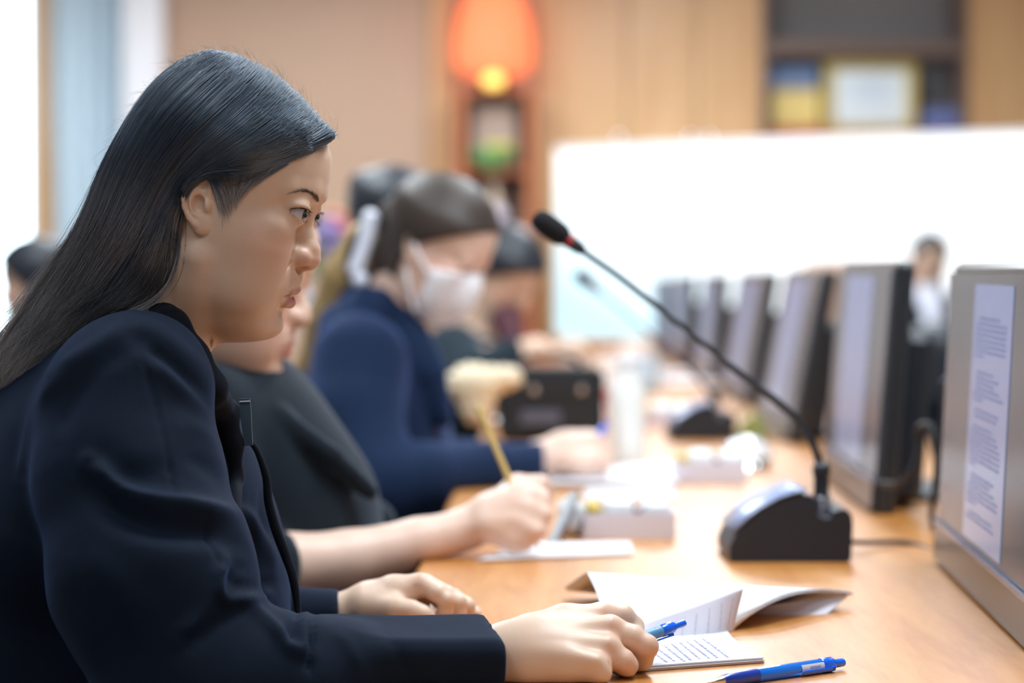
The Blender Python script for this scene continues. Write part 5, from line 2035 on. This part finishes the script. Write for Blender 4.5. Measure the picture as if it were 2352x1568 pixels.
def blazer_sdf(p):
    d = ell(p, P(228, 1078, 2.05), (.100, .162, .126))
    d = smin(d, ell(p, P(250, 1400, 2.06), (.155, .165, .225)), .05)
    d = smin(d, ell(p, P(200, 1800, 2.06), (.17, .17, .16)), .05)
    # shoulder yoke and trapezius
    d = smin(d, chain(p, [Pr(292, 915, 1.895, .056), Pr(312, 868, 1.98, .046), Pr(320, 860, 2.08, .048), Pr(330, 900, 2.20, .055)], .01), .03)
    d = smin(d, cap(p, P(345, 800, 1.975), P(330, 860, 1.90), .030, .05), .025)
    d = smin(d, chain(p, [Pr(330, 812, 1.98, .032), Pr(252, 912, 1.95, .050), Pr(208, 1032, 1.94, .060), Pr(120, 1235, 1.94, .075)], .01), .022)
    # near arm
    d = smin(d, chain(p, [Pr(284, 938, 1.893, .0640), Pr(296, 1100, 1.872, .070), Pr(352, 1330, 1.838, .076), Pr(440, 1570, 1.822, .066), Pr(650, 1572, 1.832, .052), Pr(760, 1562, 1.842, .044)], .02), .022)
    # flattened lower sleeve resting on the table
    b = rbox(p, np.array([-.0885, 1.860, .7690]), (.094, .045, .0240), .015, Rx(8))
    d = smin(d, b, .022)
    # far arm
    d = smin(d, chain(p, [Pr(345, 940, 2.20, .058), Pr(450, 1450, 2.29, .058), Pr(610, 1450, 2.235, .042), Pr(800, 1424, 2.188, .0290)], .02), .02)
    # cuffs cut square
    n = np.array([.976, .217, 0])
    cut = (p - np.array([-.0026, 1.812, 0])) @ n
    cut = np.where(p[:, 1] < 2.05, cut, p[:, 0] - (782 - 1176) / FPX * 2.2)
    d = smax(d, cut, .006)
    # hollow of the cuffs
    d = smax(d, -chain(p, [Pr(1215, 1508, 1.858, .0262), Pr(1220, 1508, 1.866, .0262)]), .002)
    d = smax(d, -chain(p, [Pr(835, 1412, 2.195, .0215), Pr(880, 1408, 2.19, .0215)]), .002)
    # neck opening
    d = smax(d, -(smax(neck_sdf(p), cap(p, P(404, 600, 2.0), P(352, 750, 2.0), .062), .004) - .004), .006)
    return above_table(d, p, .004)


bv, bq = surfnet(blazer_sdf, (-.56, 1.70, .50), (.02, 2.40, 1.04), .0034)
FOLDS = [
    ([(205, 1062), (232, 1083), (290, 1132), (359, 1153), (429, 1161), (498, 1171), (556, 1181), (585, 1216), (614, 1262), (643, 1315)], 20, 9.0),
    ([(215, 1130), (290, 1185), (360, 1205), (430, 1212), (500, 1222), (548, 1240), (575, 1290)], 30, -11.0),
    ([(342, 822), (405, 880), (475, 938), (539, 1008)], 24, 4.5),
    ([(301, 738), (348, 753), (405, 793), (463, 845), (498, 897), (520, 960)], 22, 3.5),
    ([(330, 790), (394, 838), (463, 909), (521, 984)], 16, -5.0),
    ([(521, 1291), (498, 1326), (510, 1372), (556, 1378), (637, 1361)], 13, 5.0),
    ([(545, 1300), (535, 1335), (580, 1345), (640, 1335)], 13, -4.5),
    ([(568, 1378), (626, 1436), (672, 1488), (713, 1500)], 15, 5.5),
    ([(690, 1395), (678, 1420), (666, 1471)], 10, -7.0),
    ([(722, 1410), (716, 1471), (710, 1540)], 7, -6.0),
    ([(700, 1405), (697, 1450), (700, 1500)], 9, 3.5),
    ([(405, 1465), (463, 1407), (498, 1326)], 18, 5.0),
    ([(440, 1480), (500, 1430), (540, 1400)], 16, -4.0),
    ([(324, 811), (353, 909), (377, 1008), (405, 1141)], 5, -1.6),
    ([(470, 1180), (490, 1215), (500, 1290)], 6, -2.5),
    ([(122, 869), (87, 938), (64, 1031), (52, 1100)], 18, 4.0),
    ([(300, 745), (232, 790), (168, 828), (127, 862)], 22, 3.5),
    ([(300, 790), (220, 850), (160, 930), (130, 1010)], 26, -3.0),
    ([(417, 967), (475, 996), (539, 1077)], 20, 3.5),
    ([(420, 1040), (480, 1075), (530, 1130)], 20, -3.0),
    ([(240, 1060), (300, 1090), (380, 1090)], 30, -4.0),
    ([(160, 1250), (260, 1330), (330, 1440)], 40, 3.0),
    ([(120, 1330), (220, 1420), (270, 1520)], 34, -3.0),
    ([(800, 1455), (900, 1450), (1000, 1452), (1100, 1440)], 26, -1.2),
    ([(760, 1445), (800, 1480), (830, 1540)], 14, 1.5),
    ([(860, 1430), (900, 1470), (930, 1540)], 12, -1.2),
    ([(600, 1120), (598, 1180), (612, 1230)], 8, -3.0),
]
Nn = vnormals(bv, bq)
fx_, fy_ = to_px(bv)
facing = np.clip(-Nn[:, 1] * 1.6, 0, 1)
facing = np.maximum(facing, np.clip(Nn[:, 2], 0, 1) * .5) * (bv[:, 1] < 2.06)
disp = np.zeros(len(bv))
for pl, wd, hh in FOLDS:
    pts = crom([(a, b, 0) for a, b in pl], 24)[:, :2]
    dd_ = line2(fx_, fy_, pts)
    e0_, e1_ = pts[0], pts[-1]
    el_ = np.minimum(np.hypot(fx_ - e0_[0], fy_ - e0_[1]), np.hypot(fx_ - e1_[0], fy_ - e1_[1]))
    disp += hh * np.exp(-(dd_ / wd) ** 2) * np.clip(.25 + el_ / (2.5 * wd), 0, 1)
Lw = np.sin(bv[:, 0] * 61 + 3 * np.sin(bv[:, 2] * 29)) * np.sin(bv[:, 2] * 47 + bv[:, 1] * 31)
disp = disp * facing / 1000 + .0005 * Lw
bv2 = bv + Nn * disp[:, None]
blazer = mesh_np('blazer', bv2, bq, M['blazer'], woman)


# collar and lapel, laid on the blazer
bvh_b = BVHTree.FromPolygons(bv2.tolist(), bq.tolist())


def on_blazer(x, y, r, dflt, sink=.3):
    o_ = Vector((0, 0, CAM_Z))
    d_ = (Vector(P(x, y, 2.0)) - o_).normalized()
    loc, nrm, idx, dist = bvh_b.ray_cast(o_, d_)
    Y = np.clip(loc.y, dflt - .02, dflt + .03) if loc is not None else dflt
    return Pr(x, y, Y + r * sink, r)


LP = [Pr(300, 716, 2.05, .010), Pr(352, 700, 1.99, .014), on_blazer(392, 752, .0145, 1.955), on_blazer(438, 822, .0145, 1.95), on_blazer(482, 892, .0135, 1.95), on_blazer(515, 948, .011, 1.95), on_blazer(534, 1020, .008, 1.955), on_blazer(541, 1100, .006, 1.96), on_blazer(543, 1170, .004, 1.96)]


def lapel_sdf(p):
    return chain(p, LP, .008)


V, Q = surfnet(lapel_sdf, (-.37, 1.86, .80), (-.17, 2.10, 1.09), .0019)
mesh_np('lapel', V, Q, M['blazer_dark'], woman)
edge = crom([P(571, 1010, 1.99), P(591, 1037, 1.99), P(611, 1095, 1.99), P(617, 1152, 1.99), P(634, 1216, 1.99), P(658, 1280, 1.99), P(673, 1326, 1.985), P(684, 1402, 1.98), P(684, 1460, 1.97)], 50)
MB().tube(edge, [.002 + .0022 * math.sin(PI * i / 49) for i in range(50)], 10).build('front_edge', M['blazer_dark'], woman)
e0 = np.array([P(549, 915, 1.985), P(574, 915, 1.985), P(576, 940, 1.985), P(580, 1022, 1.985), P(562, 1024, 1.985), P(552, 960, 1.985)])
e1 = e0 + np.array([0, .003, 0])
n = len(e0)
MB().add(list(e0) + list(e1), [tuple(range(n))[::-1], tuple(range(n, 2 * n))] + [(i, (i + 1) % n, n + (i + 1) % n, n + i) for i in range(n)]).build('shirt_placket', M['piping'], woman, label='grey edge of the shirt front')
MB().tube([P(550, 922, 1.9835), P(574, 921, 1.9835)], .0005, 6).build('stitching', M['label_white'], woman)
# buttons on the cuff
# ================================================================ OTHER PEOPLE
M['hair_brown'] = mat('hair_brown', srgb(62, 52, 46), .5, noise=.3, nscale=60, bump=.6, bscale=300)
M['hair_black'] = mat('hair_black', srgb(34, 40, 50), .45, noise=.3, nscale=60, bump=.6, bscale=300)
M['hair_dyed'] = mat('hair_dyed', srgb(168, 140, 92), .5, noise=.35, nscale=40, bump=.6, bscale=300)
M['navy'] = fabric('navy_cloth', (.011, .024, .062), (.3, .45, 1), .35)
M['suit_black'] = fabric('suit_black', (.008, .013, .019), (.5, .65, .85), .28)
M['suit_grey'] = fabric('suit_grey', (.015, .026, .036), (.5, .65, .8), .3)
M['shirt_white'] = mat('shirt_white', srgb(224, 228, 244), .7, noise=.03)
M['mask_white'] = mat('mask_white', srgb(246, 248, 255), .75, noise=.01, nscale=60)
M['maroon'] = mat('maroon_cloth', srgb(78, 34, 46), .7, noise=.1)


def hairline(L, x0=54, z0=62, nx=.67, nz=-.74):
    return nx * (L[:, 0] - x0) + nz * (L[:, 2] - z0)


def hl2(L, *a):
    """front hairline joined with everything behind the ear"""
    return np.minimum(hairline(L, *a), L[:, 0] + 36)


def place_head(px, py, Y, local, pitch, yaw, scale):
    h = Head((0, 0, 0), pitch, yaw, scale)
    off = h.w(np.array([local], float))[0]
    return Head(P(px, py, Y) - off, pitch, yaw, scale)


def person(label, H, skin, body_fn, b0, b1, hair_fn=None, hair_mat_=None, hb=None, h=.006, origin=None):
    V, Q = surfnet(body_fn, b0, b1, h)
    V, Q = join([(H.w(LV), LQ), (V, Q)])
    o = mesh_np('person', V, Q, skin, origin=origin)
    tag(o, label, 'person')
    n = len(LV)
    vattr(o, 'lip', np.concatenate([lip_mask(LV), np.zeros(len(V) - n)]))
    bl = np.exp(-(((LV[:, 0] - 30) / 24) ** 2 + ((np.abs(LV[:, 1]) - 50) / 30) ** 2 + ((LV[:, 2] + 22) / 22) ** 2))
    vattr(o, 'blush', np.concatenate([bl, np.zeros(len(V) - n)]))
    if hair_fn:
        V, Q = surfnet(lambda p: hair_fn(H.l(p)) / 1000, hb[0], hb[1], .005)
        o.hair = mesh_np('hair', V, Q, hair_mat_, o) if False else None
    return o


def add_sdf(name, fn, b0, b1, h, mt, parent):
    V, Q = surfnet(fn, b0, b1, h)
    return mesh_np(name, V, Q, mt, parent)


def face_eyes(H, parent):
    for s in (-1, 1):
        c_ = H.w(np.array([[EYE[0] + 1.5, EYE[1] * s, EYE[2]]]))[0]
        MB().lathe([(.0115 * math.sin(PI * (k + .01) / 10) * H.s * 1000, -.0115 * math.cos(PI * k / 10) * H.s * 1000) for k in range(11)], 14, Matrix.Translation(c_)).build('eye', M['eye_dark'], parent)


M['eye_dark'] = mat('eye_dark', srgb(50, 42, 42), .2, coat=.6, noise=.05)


def bounds_of(H, m=.20):
    c_ = H.w(np.array([[-25, 0, 0]]))[0]
    return c_ - m, c_ + m


Person = person


def make(label, H, skin, body_fn, b0, b1, origin, hair_fn, hmat, h=.007):
    o = Person(label, H, skin, body_fn, b0, b1, h=h, origin=origin)
    lo, hi = bounds_of(H, .19)
    add_sdf('hair', lambda p: hair_fn(H.l(p)) / 1000, lo, hi, .005, hmat, o)
    face_eyes(H, o)
    return o


# ---- second woman, right behind, writing with a pencil
H2 = Head(P(572, 640, 2.74), 13, 4, 1.10)
Y2 = 2.70


def body2(p):
    d = cap(p, H2.w(np.array([[-35, 0, -60]]))[0], P(470, 960, 2.78), .062, .066)
    d = smin(d, ell(p, P(520, 1150, 2.80), (.11, .14, .2)), .03)
    arm = chain(p, [Pr(470, 1050, 2.64, .05), Pr(470, 1330, 2.58, .045), Pr(660, 1298, 2.62, .0345), Pr(800, 1286, 2.65, .0325), Pr(960, 1248, 2.68, .0275), Pr(1075, 1214, 2.70, .0235)], .01)
    d = smin(d, arm, .02)
    hnd = chain(p, [Pr(1070, 1214, 2.70, .023), Pr(1130, 1185, 2.70, .026), Pr(1180, 1160, 2.70, .024)], .01)
    for i, (ax, ay, bx, by, cx2, cy2, dY) in enumerate(((1185, 1112, 1244, 1108, 1262, 1128, .02), (1200, 1130, 1250, 1145, 1240, 1185, .0), (1196, 1162, 1252, 1182, 1228, 1222, -.012), (1180, 1196, 1236, 1220, 1206, 1250, -.02))):
        hnd = smin(hnd, chain(p, [Pr(1120, 1180 + 8 * i, 2.70 + dY, .016), Pr(ax, ay, 2.70 + dY, .0125), Pr(bx, by, 2.69 + dY, .0095), Pr(cx2, cy2, 2.695 + dY, .0085)], .004), .006)
    hnd = smin(hnd, chain(p, [Pr(1120, 1215, 2.68, .015), Pr(1180, 1245, 2.675, .012), Pr(1222, 1232, 2.68, .0095)], .004), .008)
    return above_table(smin(d, hnd, .008), p)


o2 = make('woman in a black suit behind the front woman, bare forearm, writing with a pencil', H2, M['skin_pale'], body2, (-.55, 2.5, .55), (.08, 3.0, 1.08), (-.3, 2.78, .46),
          lambda L: smax(head_core(L) - 9, hl2(L, 50, 66), 4), M['hair_black'])


def jack2(p):
    d = ell(p, P(525, 1010, 2.80), (.115, .18, .115))
    d = smin(d, ell(p, P(598, 1165, 2.80), (.138, .17, .115)), .05)
    d = smin(d, ell(p, P(560, 1330, 2.80), (.155, .17, .14)), .05)
    d = smin(d, ell(p, P(520, 1600, 2.80), (.16, .17, .16)), .05)
    d = smin(d, chain(p, [Pr(450, 960, 2.66, .065), Pr(450, 1180, 2.60, .064), Pr(500, 1290, 2.58, .055), Pr(600, 1300, 2.60, .046)], .01), .02)
    d = smin(d, chain(p, [Pr(470, 960, 2.92, .065), Pr(560, 1240, 2.98, .055), Pr(840, 1215, 2.95, .04)], .01), .02)
    # lapel roll
    d = smin(d, chain(p, [Pr(520, 905, 2.72, .012), Pr(640, 960, 2.68, .014), Pr(760, 1050, 2.68, .014), Pr(850, 1130, 2.70, .010)], .004), .006)
    d = smax(d, -chain(p, [Pr(600, 985, 2.62, .004), Pr(720, 1075, 2.63, .006), Pr(820, 1180, 2.66, .006)]), .008)
    d = smax(d, -(cap(p, H2.w(np.array([[-35, 0, -60]]))[0], P(470, 960, 2.78), .062, .066) - .004), .008)
    return above_table(d, p)


add_sdf('suit_jacket', jack2, (-.58, 2.45, .50), (.0, 3.06, .99), .0065, M['suit_black'], o2)
pc = empty('pencil', tuple(P(1170, 1100, 2.70)), 'yellow wooden pencil held upright in the second woman\'s hand', 'pencil')
pa, pb = P(1098, 935, 2.74), P(1240, 1262, 2.68)
MB().lathe([(.0034, .004), (.0036, .005), (.0036, .165), (.0008, .182)], 6, axisM(pa, pb)).build('shaft', mat('pencil_yellow', srgb(214, 184, 112), .35, coat=.3, noise=.05), pc)
MB().lathe([(.0030, 0), (.0036, .001), (.0036, .0042)], 12, axisM(pa, pb)).build('end_cap', M['gold'], pc)

# ---- masked woman
H3 = place_head(1096, 664, 3.72, (72, 0, -24), 27, 24, 1.0)


def body3(p):
    d = cap(p, H3.w(np.array([[-35, 0, -60]]))[0], P(865, 800, 3.80), .052, .058)
    d = smin(d, ell(p, P(870, 960, 3.82), (.10, .14, .16)), .03)
    d = smin(d, chain(p, [Pr(830, 850, 3.66, .05), Pr(880, 1100, 3.56, .045), Pr(1100, 1080, 3.62, .034), Pr(1240, 1056, 3.68, .0275)], .01), .02)
    d = smin(d, chain(p, [Pr(1230, 1056, 3.68, .0275), Pr(1300, 1040, 3.70, .033), Pr(1350, 1028, 3.71, .028)], .01), .01)
    for i in range(4):
        d = smin(d, chain(p, [Pr(1310, 1018 + 12 * i, 3.73 - .02 * i, .016), Pr(1368, 1008 + 14 * i, 3.74 - .022 * i, .012), Pr(1396, 1024 + 14 * i, 3.74 - .022 * i, .0095), Pr(1382, 1056 + 8 * i, 3.74 - .02 * i, .009)], .004), .006)
    d = smin(d, chain(p, [Pr(1290, 1060, 3.67, .016), Pr(1340, 1072, 3.66, .012), Pr(1380, 1070, 3.67, .010)], .004), .008)
    return above_table(d, p)


o3 = make('woman in a navy jacket wearing a white face mask, hair in a pearl clip', H3, M['skin_pale'], body3, (-.36, 3.45, .60), (.20, 4.0, 1.10), (-.2, 3.8, .46),
          lambda L: smin(smax(smax(head_core(L) - 7, hl2(L, 50, 60, .62, -.785), 4), -60 - L[:, 2], 6), smin(ell(L, (-108, 0, 8), (26, 30, 34)), ell(L, (-74, 0, -32), (38, 52, 52)), 12), 12), M['hair_brown'])


def jack3(p):
    d = ell(p, P(862, 960, 3.82), (.118, .18, .17))
    d = smin(d, ell(p, P(880, 1180, 3.82), (.128, .17, .16)), .05)
    d = smin(d, ell(p, P(860, 1440, 3.82), (.15, .17, .17)), .05)
    d = smin(d, chain(p, [Pr(826, 830, 3.66, .074), Pr(812, 960, 3.61, .072), Pr(860, 1110, 3.55, .066), Pr(980, 1098, 3.57, .052), Pr(1120, 1082, 3.62, .043), Pr(1262, 1068, 3.68, .036)], .015), .025)
    d = smin(d, chain(p, [Pr(860, 820, 3.95, .068), Pr(960, 1080, 4.02, .055), Pr(1090, 1070, 3.98, .045)], .015), .025)
    d = smin(d, cap(p, P(866, 722, 3.81), P(862, 830, 3.82), .066, .085), .02)
    d = smin(d, chain(p, [Pr(900, 705, 3.76, .024), Pr(950, 780, 3.73, .026), Pr(990, 860, 3.71, .024), Pr(1018, 960, 3.71, .016)], .006), .012)
    d = smax(d, -chain(p, [Pr(930, 870, 3.62, .006), Pr(985, 960, 3.63, .008), Pr(1010, 1050, 3.64, .006)]), .01)
    d = smax(d, p[:, 0] - (1250 - 1176) / FPX * 3.68, .004)
    d = smax(d, -(cap(p, H3.w(np.array([[-35, 0, -60]]))[0], P(865, 800, 3.80), .052, .058) - .004), .01)
    d = smin(d, chain(p, [Pr(800, 760, 3.73, .050), Pr(846, 712, 3.735, .036), Pr(888, 694, 3.74, .022), Pr(930, 752, 3.732, .021), Pr(972, 830, 3.715, .022)], .01), .02)
    return above_table(d, p)


add_sdf('jacket', jack3, (-.42, 3.42, .50), (.08, 4.10, 1.05), .0075, M['navy'], o3)


def mask_local(L):
    q = L.copy()
    q[:, 1] = np.abs(q[:, 1])
    f = smin(head_sdf(q, False) - 4, ell(q, (47, 0, -46), (32, 34, 44)), 10)
    pl = 1.2 * np.sin(q[:, 2] * .55)
    f = f + pl * np.clip((q[:, 0] - 30) / 30, 0, 1)
    r = smax(smax(-106 - q[:, 2], q[:, 2] + 4 + .25 * (62 - q[:, 0]), 4), 16 - q[:, 0], 5)
    return smax(f, r, 3)


lo, hi = bounds_of(H3, .17)
mk = add_sdf('face_mask', lambda p: mask_local(H3.l(p)) / 1000, lo, hi, .004, M['mask_white'], o3)
for a, b in (((18, -66, -26), (-24, -78, 6)), ((18, -60, -88), (-18, -76, -34))):
    pts = H3.w(crom([a, ((a[0] + b[0]) / 2, (a[1] + b[1]) / 2 - 3, (a[2] + b[2]) / 2), b], 10))
    MB().tube(pts, .0028, 8).build('ear_loop', M['mask_white'], mk)
# ponytail and pearl clip
add_sdf('ponytail', lambda p: chain(p, [Pr(832, 560, 3.84, .034), Pr(802, 640, 3.84, .043), Pr(764, 740, 3.86, .042), Pr(726, 840, 3.88, .030), Pr(705, 900, 3.90, .012)], .012), (-.40, 3.76, .85), (-.18, 3.98, 1.16), .006, M['hair_dyed'], o3)
cl = MB()
for t in np.linspace(0, 1, 9):
    c_ = P(850 - 34 * t ** 1.4, 500 + 118 * t, 3.74)
    cl.lathe([(.013 * math.sin(PI * (k + .02) / 8), -.013 * math.cos(PI * k / 8)) for k in range(9)], 12, Matrix.Translation(c_))
c_ = P(826, 642, 3.74)
cl.lathe([(.014 * math.sin(PI * (k + .02) / 8), -.014 * math.cos(PI * k / 8)) for k in range(9)], 12, Matrix.Translation(c_))
cl.build('hair_clip', mat('pearl', srgb(226, 232, 248), .2, coat=.6, noise=.02), o3)
MB().tube(crom([P(856, 495, 3.77), P(815, 560, 3.77), P(806, 600, 3.78), P(815, 650, 3.78)], 16), .010, 8).build('clip_band', M['hair_black'], o3)

# pen of the masked woman
pen(P(1330, 1068, 3.70), P(1396, 968, 3.74), 'dark pen in the masked woman\'s writing hand', r=.0045)

# cream plush pompom by the handbag
hb_ = P(1105, 890, 4.35)


def cream(p):
    q = p + .0025 * np.stack([np.sin(p[:, 2] * 300), np.sin(p[:, 0] * 280), np.sin(p[:, 0] * 310 + p[:, 2] * 150)], 1)
    d = ell(q, P(1088, 880, 4.35), (.050, .045, .036))
    d = smin(d, ell(q, P(1160, 868, 4.36), (.033, .035, .022)), .02)
    d = smin(d, ell(q, P(1096, 935, 4.35), (.030, .035, .032)), .025)
    return d


V, Q = surfnet(cream, hb_ - .11, hb_ + .11, .004)
cr_o = mesh_np('pompom', V, Q, mat('cream_plush', srgb(238, 222, 190), .95, noise=.08, nscale=40, bump=.8, bscale=300, sheen=.3), origin=hb_)
tag(cr_o, 'cream fluffy pompom charm between the masked woman\'s arm and the black handbag', 'charm')

# ---- woman behind the masked one (dark hair bun)
H4 = Head(P(925, 532, 4.9), 16, 10, 1.05)


def body4(p):
    d = cap(p, H4.w(np.array([[-35, 0, -60]]))[0], P(880, 790, 4.9), .055, .06)
    return smin(d, ell(p, P(870, 940, 4.92), (.11, .15, .2)), .03)


o4 = make('dark-haired person mostly hidden behind the masked woman', H4, M['skin_pale'], body4, (-.42, 4.70, .60), (-.05, 5.12, 1.12), (-.26, 4.9, .46),
          lambda L: smin(smax(smax(head_core(L) - 12, hl2(L, 52, 62), 4), -55 - L[:, 2], 6), ell(L, (-95, 0, 62), (34, 32, 34)), 12), M['hair_black'])
add_sdf('jacket', lambda p: smax(smin(smin(ell(p, P(868, 950, 4.92), (.13, .19, .17)), ell(p, P(868, 1180, 4.92), (.15, .19, .22)), .05), cap(p, P(860, 850, 4.74), P(850, 1000, 4.70), .06, .055), .02), -(body4(p) - .002) * (p[:, 2] > .97) - 1 * (p[:, 2] <= .97), .01), (-.5, 4.62, .5), (-.05, 5.2, 1.02), .01, M['suit_grey'], o4)

# ---- dark-haired man reading farther along
H5 = Head(P(1168, 642, 5.7), 28, 38, 1.02)


def body5(p):
    d = cap(p, H5.w(np.array([[-35, 0, -60]]))[0], P(1105, 800, 5.75), .055, .06)
    d = smin(d, ell(p, P(1080, 900, 5.78), (.13, .16, .16)), .03)
    for (ax, ay, bx, by, Y) in ((1175, 815, 1262, 812, 5.55), (1250, 835, 1345, 815, 5.85)):
        d = smin(d, chain(p, [Pr(ax - 60, ay + 10, Y, .035), Pr(ax, ay, Y, .03), Pr(bx - 30, by - 4, Y, .036)], .01), .02)
        for i in range(4):
            d = smin(d, chain(p, [Pr(bx - 30, by - 14 + 9 * i, Y - .02 + .012 * i, .015), Pr(bx, by - 8 + 10 * i, Y - .02 + .012 * i, .011), Pr(bx + 12, by + 14 + 8 * i, Y - .02 + .012 * i, .009)], .004), .006)
    return above_table(d, p)


o5 = make('dark-haired man bowed over his papers beyond the masked woman', H5, M['skin'], body5, (-.26, 5.4, .60), (.26, 6.0, 1.14), (-.1, 5.78, .46),
          lambda L: smax(smax(head_core(L) - 11, hl2(L, 56, 44, .5, -.866), 4), -50 - L[:, 2], 6), M['hair_black'])


def jack5(p):
    d = ell(p, P(1070, 860, 5.78), (.14, .20, .12))
    d = smin(d, ell(p, P(1070, 1050, 5.78), (.15, .19, .22)), .05)
    d = smin(d, chain(p, [Pr(1040, 810, 5.60, .07), Pr(1080, 870, 5.50, .06), Pr(1178, 818, 5.55, .042)], .01), .02)
    d = smin(d, chain(p, [Pr(1100, 810, 5.95, .07), Pr(1160, 880, 5.95, .06), Pr(1258, 838, 5.85, .04)], .01), .02)
    return above_table(smax(d, -(cap(p, H5.w(np.array([[-35, 0, -60]]))[0], P(1105, 800, 5.75), .055, .06) - .004), .01), p)


add_sdf('jacket', jack5, (-.35, 5.38, .5), (.15, 6.08, 1.02), .01, M['suit_grey'], o5)
add_sdf('shirt_collar', lambda p: smax(cap(p, P(1165, 735, 5.66), P(1180, 790, 5.62), .04, .03), -ell(p, H5.w(np.array([[0, 0, -40]]))[0], (.06, .06, .07)), .01), (-.12, 5.5, .82), (.1, 5.8, 1.02), .008, M['maroon'], o5)

# ---- man at the head of the table
H6 = Head(P(2138, 598, 9.95), 10, 84, 1.0)


def body6(p):
    d = cap(p, H6.w(np.array([[-30, 0, -60]]))[0], P(2142, 700, 10.0), .055, .062)
    return smin(d, ell(p, P(2142, 760, 10.0), (.17, .10, .14)), .03)


o6 = make('man in a dark suit and white shirt at the far end before the white screen', H6, M['skin'], body6, (1.45, 9.8, .6), (2.0, 10.2, 1.12), (1.74, 10.0, .46),
          lambda L: smax(smax(head_core(L) - 8, hl2(L, 54, 66, .78, -.62), 4), -30 - L[:, 2], 6), M['hair_black'])


def jack6(p):
    q = p.copy()
    d = ell(p, P(2140, 745, 10.0), (.20, .13, .13))
    d = smin(d, ell(p, P(2140, 900, 10.0), (.19, .14, .24)), .05)
    d = smin(d, chain(p, [Pr(2076, 700, 9.97, .06), Pr(2060, 820, 9.85, .055)]), .03)
    d = smin(d, chain(p, [Pr(2205, 700, 9.97, .06), Pr(2222, 820, 9.85, .055)]), .03)
    c_ = P(2140, 660, 9.9)
    # open front wedge
    wdg = np.maximum(np.abs(p[:, 0] - c_[0]) - .055 + (c_[2] - p[:, 2]) * .16, p[:, 1] - 9.93)
    d = smax(d, -wdg, .008)
    return smax(d, -(cap(p, H6.w(np.array([[-30, 0, -60]]))[0], P(2142, 700, 10.0), .055, .062) - .004), .01)


add_sdf('suit_jacket', jack6, (1.42, 9.7, .45), (2.06, 10.2, 1.08), .010, M['suit_black'], o6)
add_sdf('shirt', lambda p: smin(ell(p, P(2140, 760, 9.97), (.085, .115, .16)), cap(p, P(2140, 662, 9.97), P(2140, 700, 9.96), .058, .07), .03), (1.55, 9.8, .6), (1.95, 10.15, 1.1), .008, M['shirt_white'], o6)
# tan high-backed chair beside him
tx_, ty_ = P(2035, 700, 10.25)[0] - .1, 10.3
tc_ = empty('armchair', (tx_, ty_, 0), 'tan leather high-backed chair at the far end beside the man', 'chair')
M['tan_leather'] = mat('tan_leather', srgb(190, 158, 140), .5, noise=.08, nscale=20, bump=.3)
add_sdf('backrest', lambda p: rbox(p, (tx_, ty_, .84), (.26, .06, .30), .055), (tx_ - .3, ty_ - .1, .5), (tx_ + .3, ty_ + .1, 1.2), .014, M['tan_leather'], tc_)
add_sdf('seat', lambda p: rbox(p, (tx_, ty_ - .27, .46), (.26, .25, .06), .05), (tx_ - .3, ty_ - .56, .36), (tx_ + .3, ty_ + .02, .56), .014, M['tan_leather'], tc_)
MB().tube([(tx_, ty_ - .27, .07), (tx_, ty_ - .27, .41)], .03, 14).build('column', M['chrome'], tc_)
for k in range(5):
    a = 2 * PI * k / 5 + .3
    MB().tube([(tx_, ty_ - .27, .09), (tx_ + .27 * math.cos(a), ty_ - .27 + .27 * math.sin(a), .02)], [.026, .018], 10).build('leg', M['black_plastic'], tc_)

# ---- person at the far left, half hidden by her hair
H7 = Head(P(62, 655, 6.0), 6, 176, 1.0)


def body7(p):
    d = cap(p, H7.w(np.array([[-30, 0, -60]]))[0], P(85, 850, 6.0), .055, .062)
    return smin(d, ell(p, P(90, 980, 6.0), (.11, .16, .2)), .03)


o7 = make('dark-haired person in black at the far left by the window', H7, M['skin'], body7, (-1.42, 5.8, .6), (-1.0, 6.2, 1.12), (-1.18, 6.0, .46),
          lambda L: smax(smax(head_core(L) - 10, hl2(L, 54, 60, .74, -.67), 4), -55 - L[:, 2], 6), M['hair_black'])
add_sdf('jacket', lambda p: smax(smin(smin(smin(ell(p, P(88, 930, 6.0), (.14, .20, .17)), ell(p, P(88, 1180, 6.0), (.15, .20, .25)), .05), cap(p, P(80, 840, 5.83), P(60, 1020, 5.80), .065, .055), .03), cap(p, P(80, 840, 6.17), P(60, 1020, 6.2), .065, .055), .03), -(cap(p, H7.w(np.array([[-30, 0, -60]]))[0], P(85, 850, 6.0), .055, .062) - .004), .01), (-1.45, 5.7, .45), (-.95, 6.3, 1.06), .011, M['suit_black'], o7)
